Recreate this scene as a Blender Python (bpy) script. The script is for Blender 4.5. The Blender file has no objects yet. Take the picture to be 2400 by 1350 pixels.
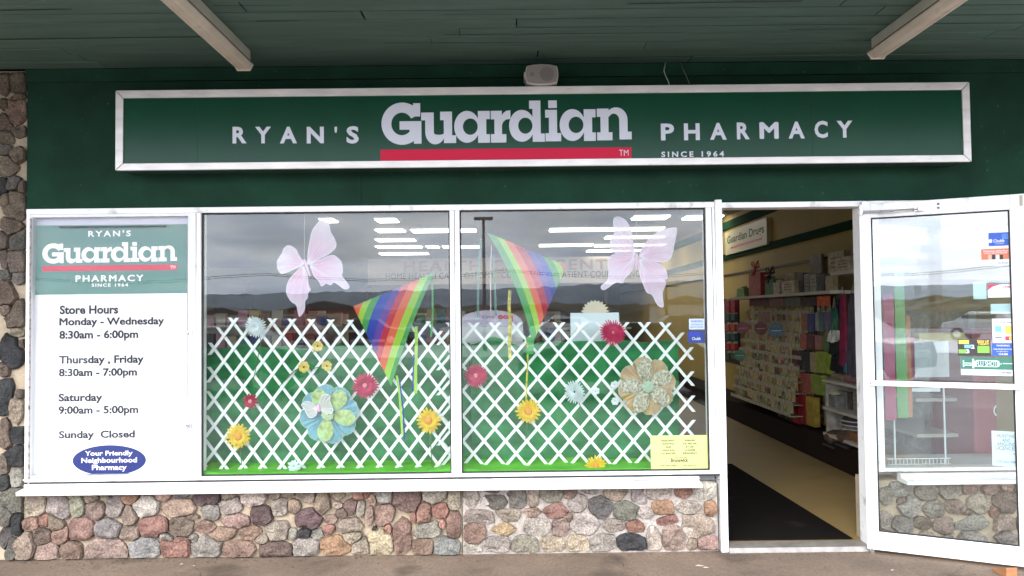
import bpy, math, random
from mathutils import Vector, Matrix, noise
random.seed(7)
scn = bpy.context.scene
COL = scn.collection
# ------------------------------------------------------------------ camera
F, D, EYE = 1870.0, 4.92, 1.472
YAW, PIT, ROL = 0.00447, 0.03198, -0.01123
cy_, sy_, cp_, sp_ = math.cos(YAW), math.sin(YAW), math.cos(PIT), math.sin(PIT)
FW = Vector((sy_*cp_, cy_*cp_, sp_)); RT = Vector((cy_, -sy_, 0)); UP = RT.cross(FW)
R2 = RT*math.cos(ROL)+UP*math.sin(ROL); U2 = UP*math.cos(ROL)-RT*math.sin(ROL)
CAM = Vector((0, -D, EYE))
cd = bpy.data.cameras.new('camera'); cam = bpy.data.objects.new('camera', cd); COL.objects.link(cam)
cd.sensor_width = 36; cd.lens = F/2400*36; cd.clip_end = 5000; cd.clip_start = .05
M3 = Matrix((R2, U2, -FW)).transposed()
cam.matrix_world = Matrix.Translation(CAM) @ M3.to_4x4()
scn.camera = cam
# ------------------------------------------------------------------ world, sun, exposure
SUN_EL, SUN_AZ = math.radians(34), math.radians(206)
w = bpy.data.worlds.new('World'); scn.world = w; w.use_nodes = True
nt = w.node_tree; nt.nodes.clear(); N = nt.nodes.new; L = nt.links.new
sky = N('ShaderNodeTexSky'); sky.sky_type = 'NISHITA'; sky.sun_disc = False
sky.sun_elevation = SUN_EL; sky.sun_rotation = SUN_AZ
tc = N('ShaderNodeTexCoord'); sx = N('ShaderNodeSeparateXYZ'); L(tc.outputs['Generated'], sx.inputs[0])
def mth(op, a, b=None):
    n = N('ShaderNodeMath'); n.operation = op
    for i, v in enumerate((a, b)):
        if v is None: continue
        if isinstance(v, (int, float)): n.inputs[i].default_value = v
        else: L(v, n.inputs[i])
    return n.outputs[0]
zz = mth('ADD', mth('MAXIMUM', sx.outputs[2], 0.0), 0.16)
cx = N('ShaderNodeCombineXYZ'); L(mth('DIVIDE', sx.outputs[0], zz), cx.inputs[0]); L(mth('DIVIDE', sx.outputs[1], zz), cx.inputs[1])
n1 = N('ShaderNodeTexNoise'); n1.inputs['Scale'].default_value = 0.75; n1.inputs['Detail'].default_value = 7; n1.inputs['Roughness'].default_value = .55; L(cx.outputs[0], n1.inputs['Vector'])
r1 = N('ShaderNodeValToRGB'); r1.color_ramp.elements[0].position = .36; r1.color_ramp.elements[1].position = .52; r1.color_ramp.elements[0].color = (.62,.62,.62,1); L(n1.outputs['Fac'], r1.inputs[0])
n2 = N('ShaderNodeTexNoise'); n2.inputs['Scale'].default_value = 2.3; n2.inputs['Detail'].default_value = 8; L(cx.outputs[0], n2.inputs['Vector'])
r2 = N('ShaderNodeValToRGB'); e = r2.color_ramp.elements
e[0].position = .36; e[0].color = (.64, .73, .90, 1); e[1].position = .66; e[1].color = (.95, .99, 1.06, 1); L(n2.outputs['Fac'], r2.inputs[0])
sc_ = N('ShaderNodeVectorMath'); sc_.operation = 'SCALE'; sc_.inputs['Scale'].default_value = 27.0; L(r2.outputs[0], sc_.inputs[0])
dt = N('ShaderNodeVectorMath'); dt.operation = 'DOT_PRODUCT'; L(tc.outputs['Generated'], dt.inputs[0])
dt.inputs[1].default_value = (math.sin(SUN_AZ)*math.cos(SUN_EL), math.cos(SUN_AZ)*math.cos(SUN_EL), math.sin(SUN_EL))
gl_ = mth('MULTIPLY', mth('POWER', mth('MAXIMUM', dt.outputs['Value'], 0.0), 5.0), 26.0); L(mth('ADD', gl_, 35.0), sc_.inputs['Scale'])   # sun glow in the thin cloud
mx = N('ShaderNodeMix'); mx.data_type = 'RGBA'; L(r1.outputs[0], mx.inputs[0]); L(sky.outputs[0], mx.inputs[6]); L(sc_.outputs[0], mx.inputs[7])
bg = N('ShaderNodeBackground'); bg.inputs['Strength'].default_value = .10; L(mx.outputs[2], bg.inputs[0])
wo = N('ShaderNodeOutputWorld'); L(bg.outputs[0], wo.inputs[0])
sl = bpy.data.lights.new('sun', 'SUN'); sl.energy = 1.5; sl.angle = math.radians(24); sl.color = (1, .93, .82)
so = bpy.data.objects.new('sun', sl); COL.objects.link(so)
sd = Vector((math.sin(SUN_AZ)*math.cos(SUN_EL), math.cos(SUN_AZ)*math.cos(SUN_EL), math.sin(SUN_EL)))
so.rotation_euler = (-sd).to_track_quat('-Z', 'Y').to_euler()
vs = scn.view_settings; vs.view_transform = 'Standard'; vs.look = 'None'; vs.gamma = 1; vs.use_curve_mapping = False
vs.exposure = 0.60
try:
    scn.cycles.max_bounces = 8; scn.cycles.transparent_max_bounces = 16; scn.cycles.use_denoising = True
    scn.cycles.caustics_reflective = False; scn.cycles.caustics_refractive = False
except Exception: pass
# ------------------------------------------------------------------ projection helpers (photo pixel -> point on a real plane)
def ray(px, py): return FW + R2*((px-1200)/F) - U2*((py-675)/F)
def P(px, py, y=0.0):
    d = ray(px, py); return CAM + d*((y+D)/d.y)
def PZ(px, py, z):
    d = ray(px, py); return CAM + d*((z-EYE)/d.z)
def PX(px, py, x):
    d = ray(px, py); return CAM + d*(x/d.x)
def X(px, y=0.0, py=700): return P(px, py, y).x
def Z(py, y=0.0, px=1190): return P(px, py, y).z
# ------------------------------------------------------------------ mesh builder
class MB:
    def __init__(s): s.v = []; s.f = []; s.m = []; s.c = None; s.k = 0
    def add(s, vs, fs):
        b = len(s.v); s.v += [tuple(v) for v in vs]
        for f in fs: s.f.append(tuple(i+b for i in f)); s.m.append(s.k)
        return s
    def box(s, x0, x1, y0, y1, z0, z1):
        return s.add([(x0,y0,z0),(x1,y0,z0),(x1,y1,z0),(x0,y1,z0),(x0,y0,z1),(x1,y0,z1),(x1,y1,z1),(x0,y1,z1)],
                     [(0,3,2,1),(4,5,6,7),(0,1,5,4),(1,2,6,5),(2,3,7,6),(3,0,4,7)])
    def quad(s, a, b, c, d): return s.add([a,b,c,d], [(0,1,2,3)])
    def prism(s, pts, y0, y1):          # outline (x,z), front y0, back y1
        n = len(pts)
        vs = [(p[0], y0, p[1]) for p in pts]+[(p[0], y1, p[1]) for p in pts]
        fs = [tuple(range(n)), tuple(range(2*n-1, n-1, -1))]
        fs += [((i+1) % n, i, n+i, n+(i+1) % n) for i in range(n)]
        return s.add(vs, fs)
    def prismx(s, pts, x0, x1):         # outline (y,z) along x
        n = len(pts)
        vs = [(x0, p[0], p[1]) for p in pts]+[(x1, p[0], p[1]) for p in pts]
        fs = [tuple(range(n)), tuple(range(2*n-1, n-1, -1))]
        fs += [((i+1) % n, i, n+i, n+(i+1) % n) for i in range(n)]
        return s.add(vs, fs)
    def tube(s, path, r, n=6, closed=False):
        path = [Vector(p) for p in path]; m = len(path); rr = r if isinstance(r, (list, tuple)) else [r]*m
        vs = []; fs = []
        for i, p in enumerate(path):
            a = path[i-1] if i > 0 else (path[-1] if closed else p); b = path[(i+1) % m] if (i < m-1 or closed) else p
            t = (b-a).normalized() if (b-a).length > 0 else Vector((0,0,1))
            u = t.cross(Vector((0,1,0)));
            if u.length < .1: u = t.cross(Vector((1,0,0)))
            u.normalize(); v = t.cross(u)
            vs += [p+(u*math.cos(2*math.pi*k/n)+v*math.sin(2*math.pi*k/n))*rr[i] for k in range(n)]
        for i in range(m if closed else m-1):
            j = (i+1) % m
            fs += [(i*n+k, i*n+(k+1) % n, j*n+(k+1) % n, j*n+k) for k in range(n)]
        if not closed: fs += [tuple(range(n-1,-1,-1)), tuple((m-1)*n+k for k in range(n))]
        return s.add(vs, fs)
    def ball(s, c, rx, ry=None, rz=None, nu=10, nv=6):
        ry = ry or rx; rz = rz or rx; vs = []; fs = []
        for j in range(nv+1):
            t = math.pi*j/nv
            for i in range(nu):
                a = 2*math.pi*i/nu; vs.append((c[0]+rx*math.sin(t)*math.cos(a), c[1]+ry*math.sin(t)*math.sin(a), c[2]+rz*math.cos(t)))
        for j in range(nv):
            for i in range(nu): fs.append((j*nu+i, j*nu+(i+1) % nu, (j+1)*nu+(i+1) % nu, (j+1)*nu+i))
        return s.add(vs, fs)
    def map(s, fn): s.v = [tuple(fn(v)) for v in s.v]; return s
ORG = {}
def build(name, mb, mats, parent=None, smooth=False, bevel=0, color=None, twosided=False):
    me = bpy.data.meshes.new(name)
    if not mb.v: mb.add([(0,0,0),(0.001,0,0),(0,0,0.001)], [(0,1,2)])
    xs = list(zip(*mb.v)); c = Vector([(min(a)+max(a))/2 for a in xs])
    me.from_pydata([tuple(Vector(v)-c) for v in mb.v], [], mb.f)
    for m_ in (mats if isinstance(mats, (list, tuple)) else [mats]): me.materials.append(m_)
    if mb.k or any(mb.m): me.polygons.foreach_set('material_index', mb.m)
    if mb.c:
        at = me.color_attributes.new('Col', 'FLOAT_COLOR', 'POINT')
        for i, cc in enumerate(mb.c): at.data[i].color = (*cc, 1)
    if smooth: me.polygons.foreach_set('use_smooth', [True]*len(me.polygons))
    me.update()
    o = bpy.data.objects.new(name, me); COL.objects.link(o)
    if parent is not None: o.parent = parent; o.location = c-ORG[parent]
    else: o.location = c
    ORG[o] = c
    if color: o.color = (*color, 1)
    if name in ('lettering', 'text_line', 'small_lettering', 'printed_lines', 'basket_wires', 'petals', 'syringe_outline', 'gasket', 'housing_bolts'): o['kind'] = 'stuff'
    if bevel:
        b = o.modifiers.new('bevel', 'BEVEL'); b.width = bevel; b.segments = 2; b.limit_method = 'ANGLE'
    return o
def tag(o, label, cat=None, group=None, kind=None):
    if label: o['label'] = label
    if cat: o['category'] = cat
    if group: o['group'] = group
    if kind: o['kind'] = kind
    return o
def thing(name, label, cat, loc, group=None, kind=None):
    o = bpy.data.objects.new(name, None); COL.objects.link(o); o.location = loc; o.empty_display_size = .05
    ORG[o] = Vector(loc); return tag(o, label, cat, group, kind)
def lbl(o, s): o['label'] = s; return o
def dup(o, delta, parent=None):
    c = o.copy(); COL.objects.link(c); ORG[c] = ORG[o]+Vector(delta)
    if parent is not None: c.parent = parent
    else: c.location = o.location+Vector(delta)
    for ch in list(o.children):
        g = ch.copy(); COL.objects.link(g); g.parent = c; ORG[g] = ORG[ch]+Vector(delta)
        for h in list(ch.children):
            k = h.copy(); COL.objects.link(k); k.parent = g; ORG[k] = ORG[h]+Vector(delta)
    return c
# ------------------------------------------------------------------ materials
def lin(c):
    return tuple((x/255/12.92 if x/255 <= .04045 else ((x/255+.055)/1.055)**2.4) for x in c)
MATS = {}
def mat(name, col=(200,200,200), rough=.6, metal=0, var=0, vs=6, bump=0, bs=40, spec=.5, linear=False, objcol=False, vcol=False,
        alpha=1, transl=0, emit=0, stretch=None, speck=None, dirt=None):
    if name in MATS: return MATS[name]
    m = bpy.data.materials.new(name); m.use_nodes = True; t = m.node_tree; nn = t.nodes; b = nn['Principled BSDF']; out = nn['Material Output']
    c = col if linear else lin(col)
    b.inputs['Roughness'].default_value = rough; b.inputs['Metallic'].default_value = metal; b.inputs['Specular IOR Level'].default_value = spec
    lk = t.links.new
    tcn = nn.new('ShaderNodeTexCoord'); src = tcn.outputs['Object']
    if stretch:
        mp = nn.new('ShaderNodeMapping'); mp.inputs['Scale'].default_value = stretch; lk(src, mp.inputs[0]); src = mp.outputs[0]
    csock = None
    if objcol: oi = nn.new('ShaderNodeObjectInfo'); csock = oi.outputs['Color']
    elif vcol: at = nn.new('ShaderNodeVertexColor'); at.layer_name = 'Col'; csock = at.outputs[0]
    else:
        rg = nn.new('ShaderNodeRGB'); rg.outputs[0].default_value = (*c, 1); csock = rg.outputs[0]
    if objcol:
        oi2 = nn.new('ShaderNodeObjectInfo'); ad = nn.new('ShaderNodeVectorMath'); ad.operation = 'ADD'; lk(src, ad.inputs[0])
        sc2 = nn.new('ShaderNodeMath'); sc2.operation = 'MULTIPLY'; sc2.inputs[1].default_value = 50; lk(oi2.outputs['Random'], sc2.inputs[0]); lk(sc2.outputs[0], ad.inputs[1]); src = ad.outputs[0]
    def noise_(scale, detail=4):
        n_ = nn.new('ShaderNodeTexNoise'); n_.inputs['Scale'].default_value = scale; n_.inputs['Detail'].default_value = detail; lk(src, n_.inputs['Vector']); return n_.outputs['Fac']
    def mul(sock, fac, lo, hi):
        mr = nn.new('ShaderNodeMapRange'); mr.inputs['From Min'].default_value = .3; mr.inputs['From Max'].default_value = .7
        mr.inputs['To Min'].default_value = lo; mr.inputs['To Max'].default_value = hi; lk(fac, mr.inputs['Value'])
        vm = nn.new('ShaderNodeVectorMath'); vm.operation = 'SCALE'; lk(sock, vm.inputs[0]); lk(mr.outputs[0], vm.inputs['Scale']); return vm.outputs[0]
    if var: csock = mul(csock, noise_(vs), 1-var, 1+var)
    if speck: csock = mul(csock, noise_(speck[0], 2), 1-speck[1], 1+speck[1])
    if dirt:                                     # (scale, threshold, colour, amount)
        n_ = noise_(dirt[0], 8); r_ = nn.new('ShaderNodeMapRange'); r_.inputs['From Min'].default_value = dirt[1]; r_.inputs['From Max'].default_value = dirt[1]+.12
        r_.inputs['To Max'].default_value = dirt[3]; lk(n_, r_.inputs['Value'])
        mm = nn.new('ShaderNodeMix'); mm.data_type = 'RGBA'; lk(r_.outputs[0], mm.inputs[0]); lk(csock, mm.inputs[6]); mm.inputs[7].default_value = (*lin(dirt[2]), 1); csock = mm.outputs[2]
    lk(csock, b.inputs['Base Color'])
    if bump:
        bn = nn.new('ShaderNodeBump'); bn.inputs['Strength'].default_value = 1; bn.inputs['Distance'].default_value = bump; lk(noise_(bs, 6), bn.inputs['Height']); lk(bn.outputs[0], b.inputs['Normal'])
    if emit: lk(csock, b.inputs['Emission Color']); b.inputs['Emission Strength'].default_value = emit
    o_ = b.outputs[0]
    if transl:
        tr = nn.new('ShaderNodeBsdfTranslucent'); lk(csock, tr.inputs[0]); ms = nn.new('ShaderNodeMixShader'); ms.inputs[0].default_value = transl; lk(o_, ms.inputs[1]); lk(tr.outputs[0], ms.inputs[2]); o_ = ms.outputs[0]
    if alpha < 1:
        tp = nn.new('ShaderNodeBsdfTransparent'); ms = nn.new('ShaderNodeMixShader'); ms.inputs[0].default_value = alpha; lk(tp.outputs[0], ms.inputs[1]); lk(o_, ms.inputs[2]); o_ = ms.outputs[0]
    lk(o_, out.inputs[0]); MATS[name] = m; return m
def glassmat(name, tint=(.93,.95,.94), k=.037, rough=0.0):
    m = bpy.data.materials.new(name); m.use_nodes = True; t = m.node_tree; nn = t.nodes; nn.clear(); lk = t.links.new
    tp = nn.new('ShaderNodeBsdfTransparent'); tp.inputs[0].default_value = (*tint, 1)
    gl = nn.new('ShaderNodeBsdfGlossy'); gl.inputs['Roughness'].default_value = rough; gl.inputs[0].default_value = (1,1,1,1)
    lw = nn.new('ShaderNodeLayerWeight'); lw.inputs[0].default_value = .5
    pw = nn.new('ShaderNodeMath'); pw.operation = 'POWER'; pw.inputs[1].default_value = 5; lk(lw.outputs['Facing'], pw.inputs[0])
    ma = nn.new('ShaderNodeMath'); ma.operation = 'MULTIPLY_ADD'; ma.inputs[1].default_value = 1-k; ma.inputs[2].default_value = k; lk(pw.outputs[0], ma.inputs[0])
    ms = nn.new('ShaderNodeMixShader'); lk(ma.outputs[0], ms.inputs[0]); lk(tp.outputs[0], ms.inputs[1]); lk(gl.outputs[0], ms.inputs[2])
    o = nn.new('ShaderNodeOutputMaterial'); lk(ms.outputs[0], o.inputs[0]); return m
GLASS = glassmat('window_glass')
CGLASS = glassmat('case_acrylic', (.97,.97,.97), .016)
DGLASS = glassmat('door_glass', (.92,.95,.95), .085)
WHITE = mat('white_frame_paint', (.87,.85,.82), .35, linear=True, var=.04, vs=9, dirt=(11,.61,(128,118,108),.45), bump=.0006, bs=60)
WHITE2 = mat('white_enamel', (.78,.78,.79), .4, linear=True, var=.03)
ALU = mat('aluminium_trim', (.70,.65,.61), .38, .25, linear=True, var=.12, vs=20, stretch=(.3,1,1), dirt=(30,.7,(60,50,45),.8))
CHROME = mat('polished_steel', (.6,.6,.6), .25, .9, linear=True)
GREENW = mat('green_painted_board', (.009,.039,.022), .75, spec=.15, linear=True, var=.22, vs=4, bump=.002, bs=25, speck=(160,.15), dirt=(38,.70,(130,140,118),.6))
SOFF = mat('green_soffit_paint', (.068,.122,.096), .6, linear=True, var=.2, vs=3, stretch=(.6,5,5), bump=.0015, bs=30, dirt=(9,.68,(40,46,42),.7))
SOFFD = mat('dark_gap', (.006,.007,.006), .9, linear=True)
BLACK = mat('black_gasket', (.01,.01,.01), .6, linear=True)
SIGNG = mat('green_sign_face', (.003,.050,.023), .24, linear=True, var=.1, vs=3, spec=.2)
SIGNL = mat('sign_letter_white', (.62,.62,.68), .45, linear=True)
SIGNR = mat('sign_red', (.60,.010,.05), .5, linear=True, spec=.2)
POSTG = mat('poster_green', (.035,.17,.125), .5, linear=True, var=.04)
POSTW = mat('poster_white', (.84,.82,.81), .5, linear=True)
INK = mat('dark_ink', (.02,.02,.028), .6, linear=True)
BLUE = mat('sticker_blue', (.003,.018,.15), .4, linear=True, var=.05)
STONE = mat('stone', rough=.85, objcol=True, var=.32, vs=9, speck=(95,.42), bump=.024, bs=26, spec=.25)
MORT = mat('beige_mortar', (.40,.315,.215), .9, linear=True, var=.15, vs=10, bump=.008, bs=30, speck=(90,.12))
MORT2 = mat('pinkish_grey_mortar', (.36,.31,.27), .9, linear=True, var=.18, vs=12, bump=.008, bs=34, speck=(90,.25))
PAVE = mat('brown_pavement', (.20,.142,.10), .9, linear=True, var=.25, vs=1.8, bump=.003, bs=60, speck=(70,.2), dirt=(2.6,.54,(70,58,46),.7))
ASPH = mat('asphalt', (.21,.20,.19), .9, linear=True, var=.2, vs=.7, speck=(60,.25))
def plain(name, rgb, rough=.6, **k): return mat(name, rgb, rough, **k)
# ------------------------------------------------------------------ lettering
_tc = {}
def text2d(s, bold=.02, space=1.0):
    key = (s, bold, space)
    if key in _tc: return _tc[key]
    multi = bold > 0 and 'M' in s
    cu = bpy.data.curves.new('t', 'FONT'); cu.body = s; cu.offset = 0 if multi else bold; cu.resolution_u = 3; cu.space_character = space; cu.align_x = 'CENTER'
    ob = bpy.data.objects.new('t', cu); COL.objects.link(ob)
    dg = bpy.context.evaluated_depsgraph_get(); me = bpy.data.meshes.new_from_object(ob.evaluated_get(dg))
    v0 = [(v.co.x, v.co.y) for v in me.vertices]; f0 = [tuple(p.vertices) for p in me.polygons]
    bpy.data.objects.remove(ob); bpy.data.meshes.remove(me)
    vs, fs = [], []
    offs = [(0, 0)]+([(bold*math.cos(a*math.pi/4), bold*math.sin(a*math.pi/4)) for a in range(8)] if multi and bold > .006 else [])
    for k, (dx, dy) in enumerate(offs):
        n_ = len(vs); vs += [(a+dx, b_+dy, k) for a, b_ in v0]; fs += [tuple(i+n_ for i in f) for f in f0]
    x0 = min(v[0] for v in vs); x1 = max(v[0] for v in vs); y0 = min(v[1] for v in vs); y1 = max(v[1] for v in vs)
    vs = [((v[0]-x0)/(x1-x0), (v[1]-y0)/(y1-y0), v[2]) for v in vs]; _tc[key] = (vs, fs); return vs, fs
def tmesh(mb, s, fn, rect, bold=.02, space=1.0):   # rect = left, right, bottom, top in plane coordinates; fn(u, v, layer depth)->3D
    vs, fs = text2d(s, bold, space); x0, x1, z0, z1 = rect
    mb.add([fn(x0+a*(x1-x0), z0+b*(z1-z0), k*.00002) for a, b, k in vs], fs)
def ringarc(o, i, a0, a1, n=26):
    out = []; inn = []
    for k in range(n+1):
        a = math.radians(a0+(a1-a0)*k/n)
        out.append((o[0]+o[2]*math.cos(a), o[1]-o[3]*math.sin(a))); inn.append((i[0]+i[2]*math.cos(a), i[1]-i[3]*math.sin(a)))
    return out, inn
def slab_word(mb, fn, rect, dfn, each=None):
    """heavy slab-serif word; traced in units 285..2040 x 708..1012. fn(u,v,layer)"""
    pcs = []; marks = []
    def R_(a, b, c, d): pcs.append(([(a,b),(c,b),(c,d),(a,d)], [(0,1,2,3)]))
    def ring(o, i, a0, a1, n=26):
        A, B = ringarc(o, i, a0, a1, n); m = len(A); pcs.append((A+B, [(k,k+1,m+k+1,m+k) for k in range(m-1)]))
    ring((430,862,145,150), (428,864,74,80), 28, 322); R_(508,718,557,812); R_(490,775,557,812); R_(412,845,565,905); R_(512,860,565,1005); R_(470,900,540,905)
    pcs.append(([(470,740),(508,750),(508,812),(488,812)], [(0,1,2,3)])); pcs.append(([(480,905),(530,905),(530,975),(500,985)], [(0,1,2,3)]))
    marks.append(len(pcs))
    R_(563,785,652,840); R_(592,785,652,935); ring((662,925,70,86), (688,930,36,14), 180, 360, 14); R_(697,780,780,840); R_(722,780,780,1003); R_(722,948,808,1003)
    for cx, ix, s0 in ((885,908,962), (1625,1650,1705)):
        dy = 0 if cx < 1000 else -5; marks.append(len(pcs))
        ring((cx,889+dy,90,113), (ix,888+dy,52,58), 0, 360, 34); R_(s0,778+dy,s0+58,1003+dy); R_(s0,778+dy,s0+83,836+dy); R_(s0,943+dy,s0+83,1003+dy)
    marks.append(len(pcs))
    R_(1052,778,1130,838); R_(1077,778,1130,1003); R_(1052,943,1160,1003)
    pcs.append(([(1125,820),(1140,795),(1160,779),(1190,775),(1190,836),(1160,840),(1140,855),(1130,880),(1120,880)], [tuple(range(9))]))
    marks.append(len(pcs))
    ring((1270,886,90,113), (1294,885,50,57), 0, 360, 34); R_(1345,708,1402,1000); R_(1322,708,1402,766); R_(1345,942,1430,1000)
    marks.append(len(pcs))
    R_(1457,708,1517,762); R_(1434,775,1517,830); R_(1460,775,1517,998); R_(1435,940,1545,998)
    marks.append(len(pcs))
    R_(1797,770,1880,828); R_(1822,770,1878,995); R_(1797,938,1905,995); ring((1932,850,80,88), (1916,852,38,46), 0, 150, 18); R_(1954,848,2012,990); R_(1954,935,2040,990)
    x0, x1, z0, z1 = rect
    for k, (vs, fs) in enumerate(pcs):
        if each and k in marks and mb.v: each(mb); mb = MB()
        mb.add([fn(x0+(a-285)/1755*(x1-x0), z1-(b-708)/304*(z1-z0), dfn*k) for a, b in vs], fs)
    if each: each(mb)
def plane_fn(y): return lambda u, v, d=0: (u, y-d, v)
def pxrect(x0, x1, y0, y1, y=0.0):       # pixel rect -> world rect on the plane, squared up
    a = P(x0, (y0+y1)/2, y).x; b = P(x1, (y0+y1)/2, y).x; c = P((x0+x1)/2, y1, y).z; d = P((x0+x1)/2, y0, y).z
    return a, b, c, d
# ================================================================== GROUND
def grid(x0, x1, y0, y1, nx, ny, fz):
    m = MB(); vs = [(x0+(x1-x0)*i/nx, y0+(y1-y0)*j/ny) for j in range(ny+1) for i in range(nx+1)]
    m.add([(a, b, fz(a, b)) for a, b in vs], [(j*(nx+1)+i, j*(nx+1)+i+1, (j+1)*(nx+1)+i+1, (j+1)*(nx+1)+i) for j in range(ny) for i in range(nx)]); return m
tag(build('sidewalk', MB().box(-14, 14, -3.4, .045, -.16, 0), PAVE), 'brown worn pavement in front of the shop', kind='structure')
def terr(x, y):
    d = -y
    if d < 39: return -.16
    return -.16-3.2*min(1, (d-39)/14)
tag(build('parking_lot', grid(-900, 900, -1600, -3.38, 60, 120, terr), ASPH), 'dark asphalt parking lot facing the shop', kind='structure')
PALE = mat('pale_concrete', (.60,.58,.56), .85, linear=True, var=.12, vs=.5)
tag(build('road', MB().box(-60, 60, -37, -25, -.158, -.14), PALE), 'pale concrete lane across the parking lot', kind='structure')
# ================================================================== SOFFIT AND CANOPY
ZS = P(600, 158, 0).z
CL = 2.2
cano = tag(build('canopy', MB().box(-9, 9, -CL-.1, .3, ZS+.03, ZS+.3), SOFFD), 'flat canopy roof over the shop front', kind='structure')
build('fascia_board', MB().box(-9, 9, -CL-.14, -CL-.1, ZS-.06, ZS+.34), GREENW, cano, bevel=.004)
rg = random.Random(3)
y = -.005; row = 0
gaps = {0: .002, 1: .003, 5: .006, 6: .003}
while y > -CL:
    wd = .128; x = -8-rg.random()*2
    while x < 8:
        ln = rg.uniform(2.2, 3.6); g = .0015+(.004 if rg.random() < .3 else 0); dz = rg.uniform(0, .003)
        z0 = ZS+dz; m = MB(); gy = .0012 if rg.random() < .55 else rg.choice((.006,.010,.014))
        m.box(x+g, x+ln-g, y-wd+gy, y-gy*.3, z0, z0+.022)
        build('plank', m, SOFF, cano, bevel=.0015); x += ln
    y -= wd; row += 1
for (pa_, pb2, qa, qb, hw) in ((-60,168,25,21,.008),(0,480,92,86,.006),(1470,1882,9,2,.005),(1042,1600,81,76,.003),(1050,1285,142,140,.004),(1288,1880,137,128,.003),(500,680,13,13,.003),(900,1560,101,97,.002),(1850,2030,69,67,.003),(600,700,50,49,.003),(1040,1300,34,34,.002)):
    a_ = PZ(pa_, qa, ZS); b_ = PZ(pb2, qb, ZS); build('open_joint', MB().add([(a_.x, a_.y-hw, ZS-.0006), (b_.x, b_.y-hw*.6, ZS-.0006), (b_.x, b_.y+hw*.6, ZS-.0006), (a_.x, a_.y+hw, ZS-.0006)], [(0,1,2,3)]), SOFFD, cano)
# ================================================================== GREEN WALL ABOVE THE WINDOWS
x0 = X(59, 0, 800); ZT = P(62, 490).z
xE3 = 4.6
gw = tag(build('upper_wall', MB().box(X(61,0,300), xE3, .012, .25, ZT, ZS), GREENW), 'dark green painted boarding above the windows', kind='structure')
build('trim_board', MB().box(X(61,0,170), xE3, -.012, .012, Z(181,-.01), ZS-.001), GREENW, gw, bevel=.002)
build('joint_strip', MB().box(X(842,0), X(846,0), .006, .012, ZT, Z(181)), GREENW, gw)
# ================================================================== STONE WALLS
SC = {'g':(.30,.28,.265),'b':(.27,.28,.31),'r':(.36,.175,.14),'p':(.40,.27,.235),'q':(.33,.245,.20),'m':(.135,.08,.095),'u':(.19,.12,.115),'t':(.37,.31,.245),
      'o':(.42,.24,.14),'d':(.17,.165,.155),'k':(.055,.06,.07),'w':(.42,.385,.36),'v':(.50,.48,.46),'y':(.42,.33,.17),'e':(.27,.26,.215),'n':(.22,.175,.14),'c':(.48,.41,.29),'s':(.31,.19,.15),'f':(.155,.165,.16)}
def superr(a, b, th, n=2.7):
    return 1/((abs(math.cos(th)/a)**n+abs(math.sin(th)/b)**n)**(1/n))
def stones(parent, lst, ypl, depth=.03, seed=1, clip=None, gap=.004, tone=.72, sz=1.18):
    """lst of (x,z,w,h,rot,code) in metres; grows each cell until it meets its neighbours"""
    r = random.Random(seed); S = []
    for (x, z, w_, h_, rt, c) in lst: S.append((x, z, w_/2*sz, h_/2*sz, math.radians(rt), c))
    def nd(s, px, pz):
        dx, dz = px-s[0], pz-s[1]; th = math.atan2(dz, dx)-s[4]; return math.hypot(dx, dz)/superr(s[2], s[3], th)
    for i, s in enumerate(S):
        near = [q for j, q in enumerate(S) if j != i and abs(q[0]-s[0]) < s[2]+s[3]+q[2]+q[3] and abs(q[1]-s[1]) < s[2]+s[3]+q[2]+q[3]]
        NA = 20; pts = []; off = r.random()*9; npl = r.choice((4, 5, 5, 6, 7)); pl = []
        for q in range(npl):
            ph = 2*math.pi*(q+r.uniform(-.3, .3))/npl+off; pl.append((ph, superr(s[2], s[3], ph-s[4], 2.2)*r.uniform(.92, 1.08)))
        for k in range(NA):
            th = 2*math.pi*k/NA; rm = min([superr(s[2], s[3], th-s[4], 3)*1.2]+[d_/math.cos(th-ph) for ph, d_ in pl if math.cos(th-ph) > .15])*(1+.05*noise.noise((math.cos(th)*2+off, math.sin(th)*2, off)))
            rr = rm*.25
            while rr < rm:
                px, pz = s[0]+rr*math.cos(th), s[1]+rr*math.sin(th); d0 = nd(s, px, pz)
                if any(nd(q, px, pz) < d0 for q in near): break
                if clip and not (clip[0] < px < clip[1] and clip[2] < pz < clip[3]): break
                rr += .002
            rr = max(rr-gap/2, rm*.2); pts.append((rr*math.cos(th), rr*math.sin(th)))
        m = MB(); dep = depth*r.uniform(.7, 1.25); tx, tz = r.uniform(-.12, .12), r.uniform(-.12, .12); vs = []
        for sc, dd in ((1.0, -.012), (.985, dep*.55), (.90, dep*.93), (.5, dep*1.0)):
            for (px, pz) in pts:
                x_, z_ = px*sc, pz*sc; n_ = noise.noise((x_*20+off*5, z_*20, off))*.020 if sc < .99 else 0
                vs.append((s[0]+x_, ypl-dd-n_-(x_*tx+z_*tz if sc < .95 else 0), s[1]+z_))
        vs.append((s[0], ypl-dep*1.05, s[1])); fs = []
        for q in range(3):
            fs += [(q*NA+k, q*NA+(k+1) % NA, (q+1)*NA+(k+1) % NA, (q+1)*NA+k) for k in range(NA)]
        fs += [(3*NA+k, 3*NA+(k+1) % NA, 4*NA) for k in range(NA)]
        m.add(vs, fs); c = SC[s[5]]; j = r.uniform(.86, 1.12); g_ = sum(c)/3; c = tuple(min(1, (v*.70+g_*.30)*j*w_*tone*r.uniform(.96, 1.04)) for v, w_ in zip(c, (1.0,.90,.78)))
        build('stone', m, STONE, parent, smooth=r.random() < .12, color=c)
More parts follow.
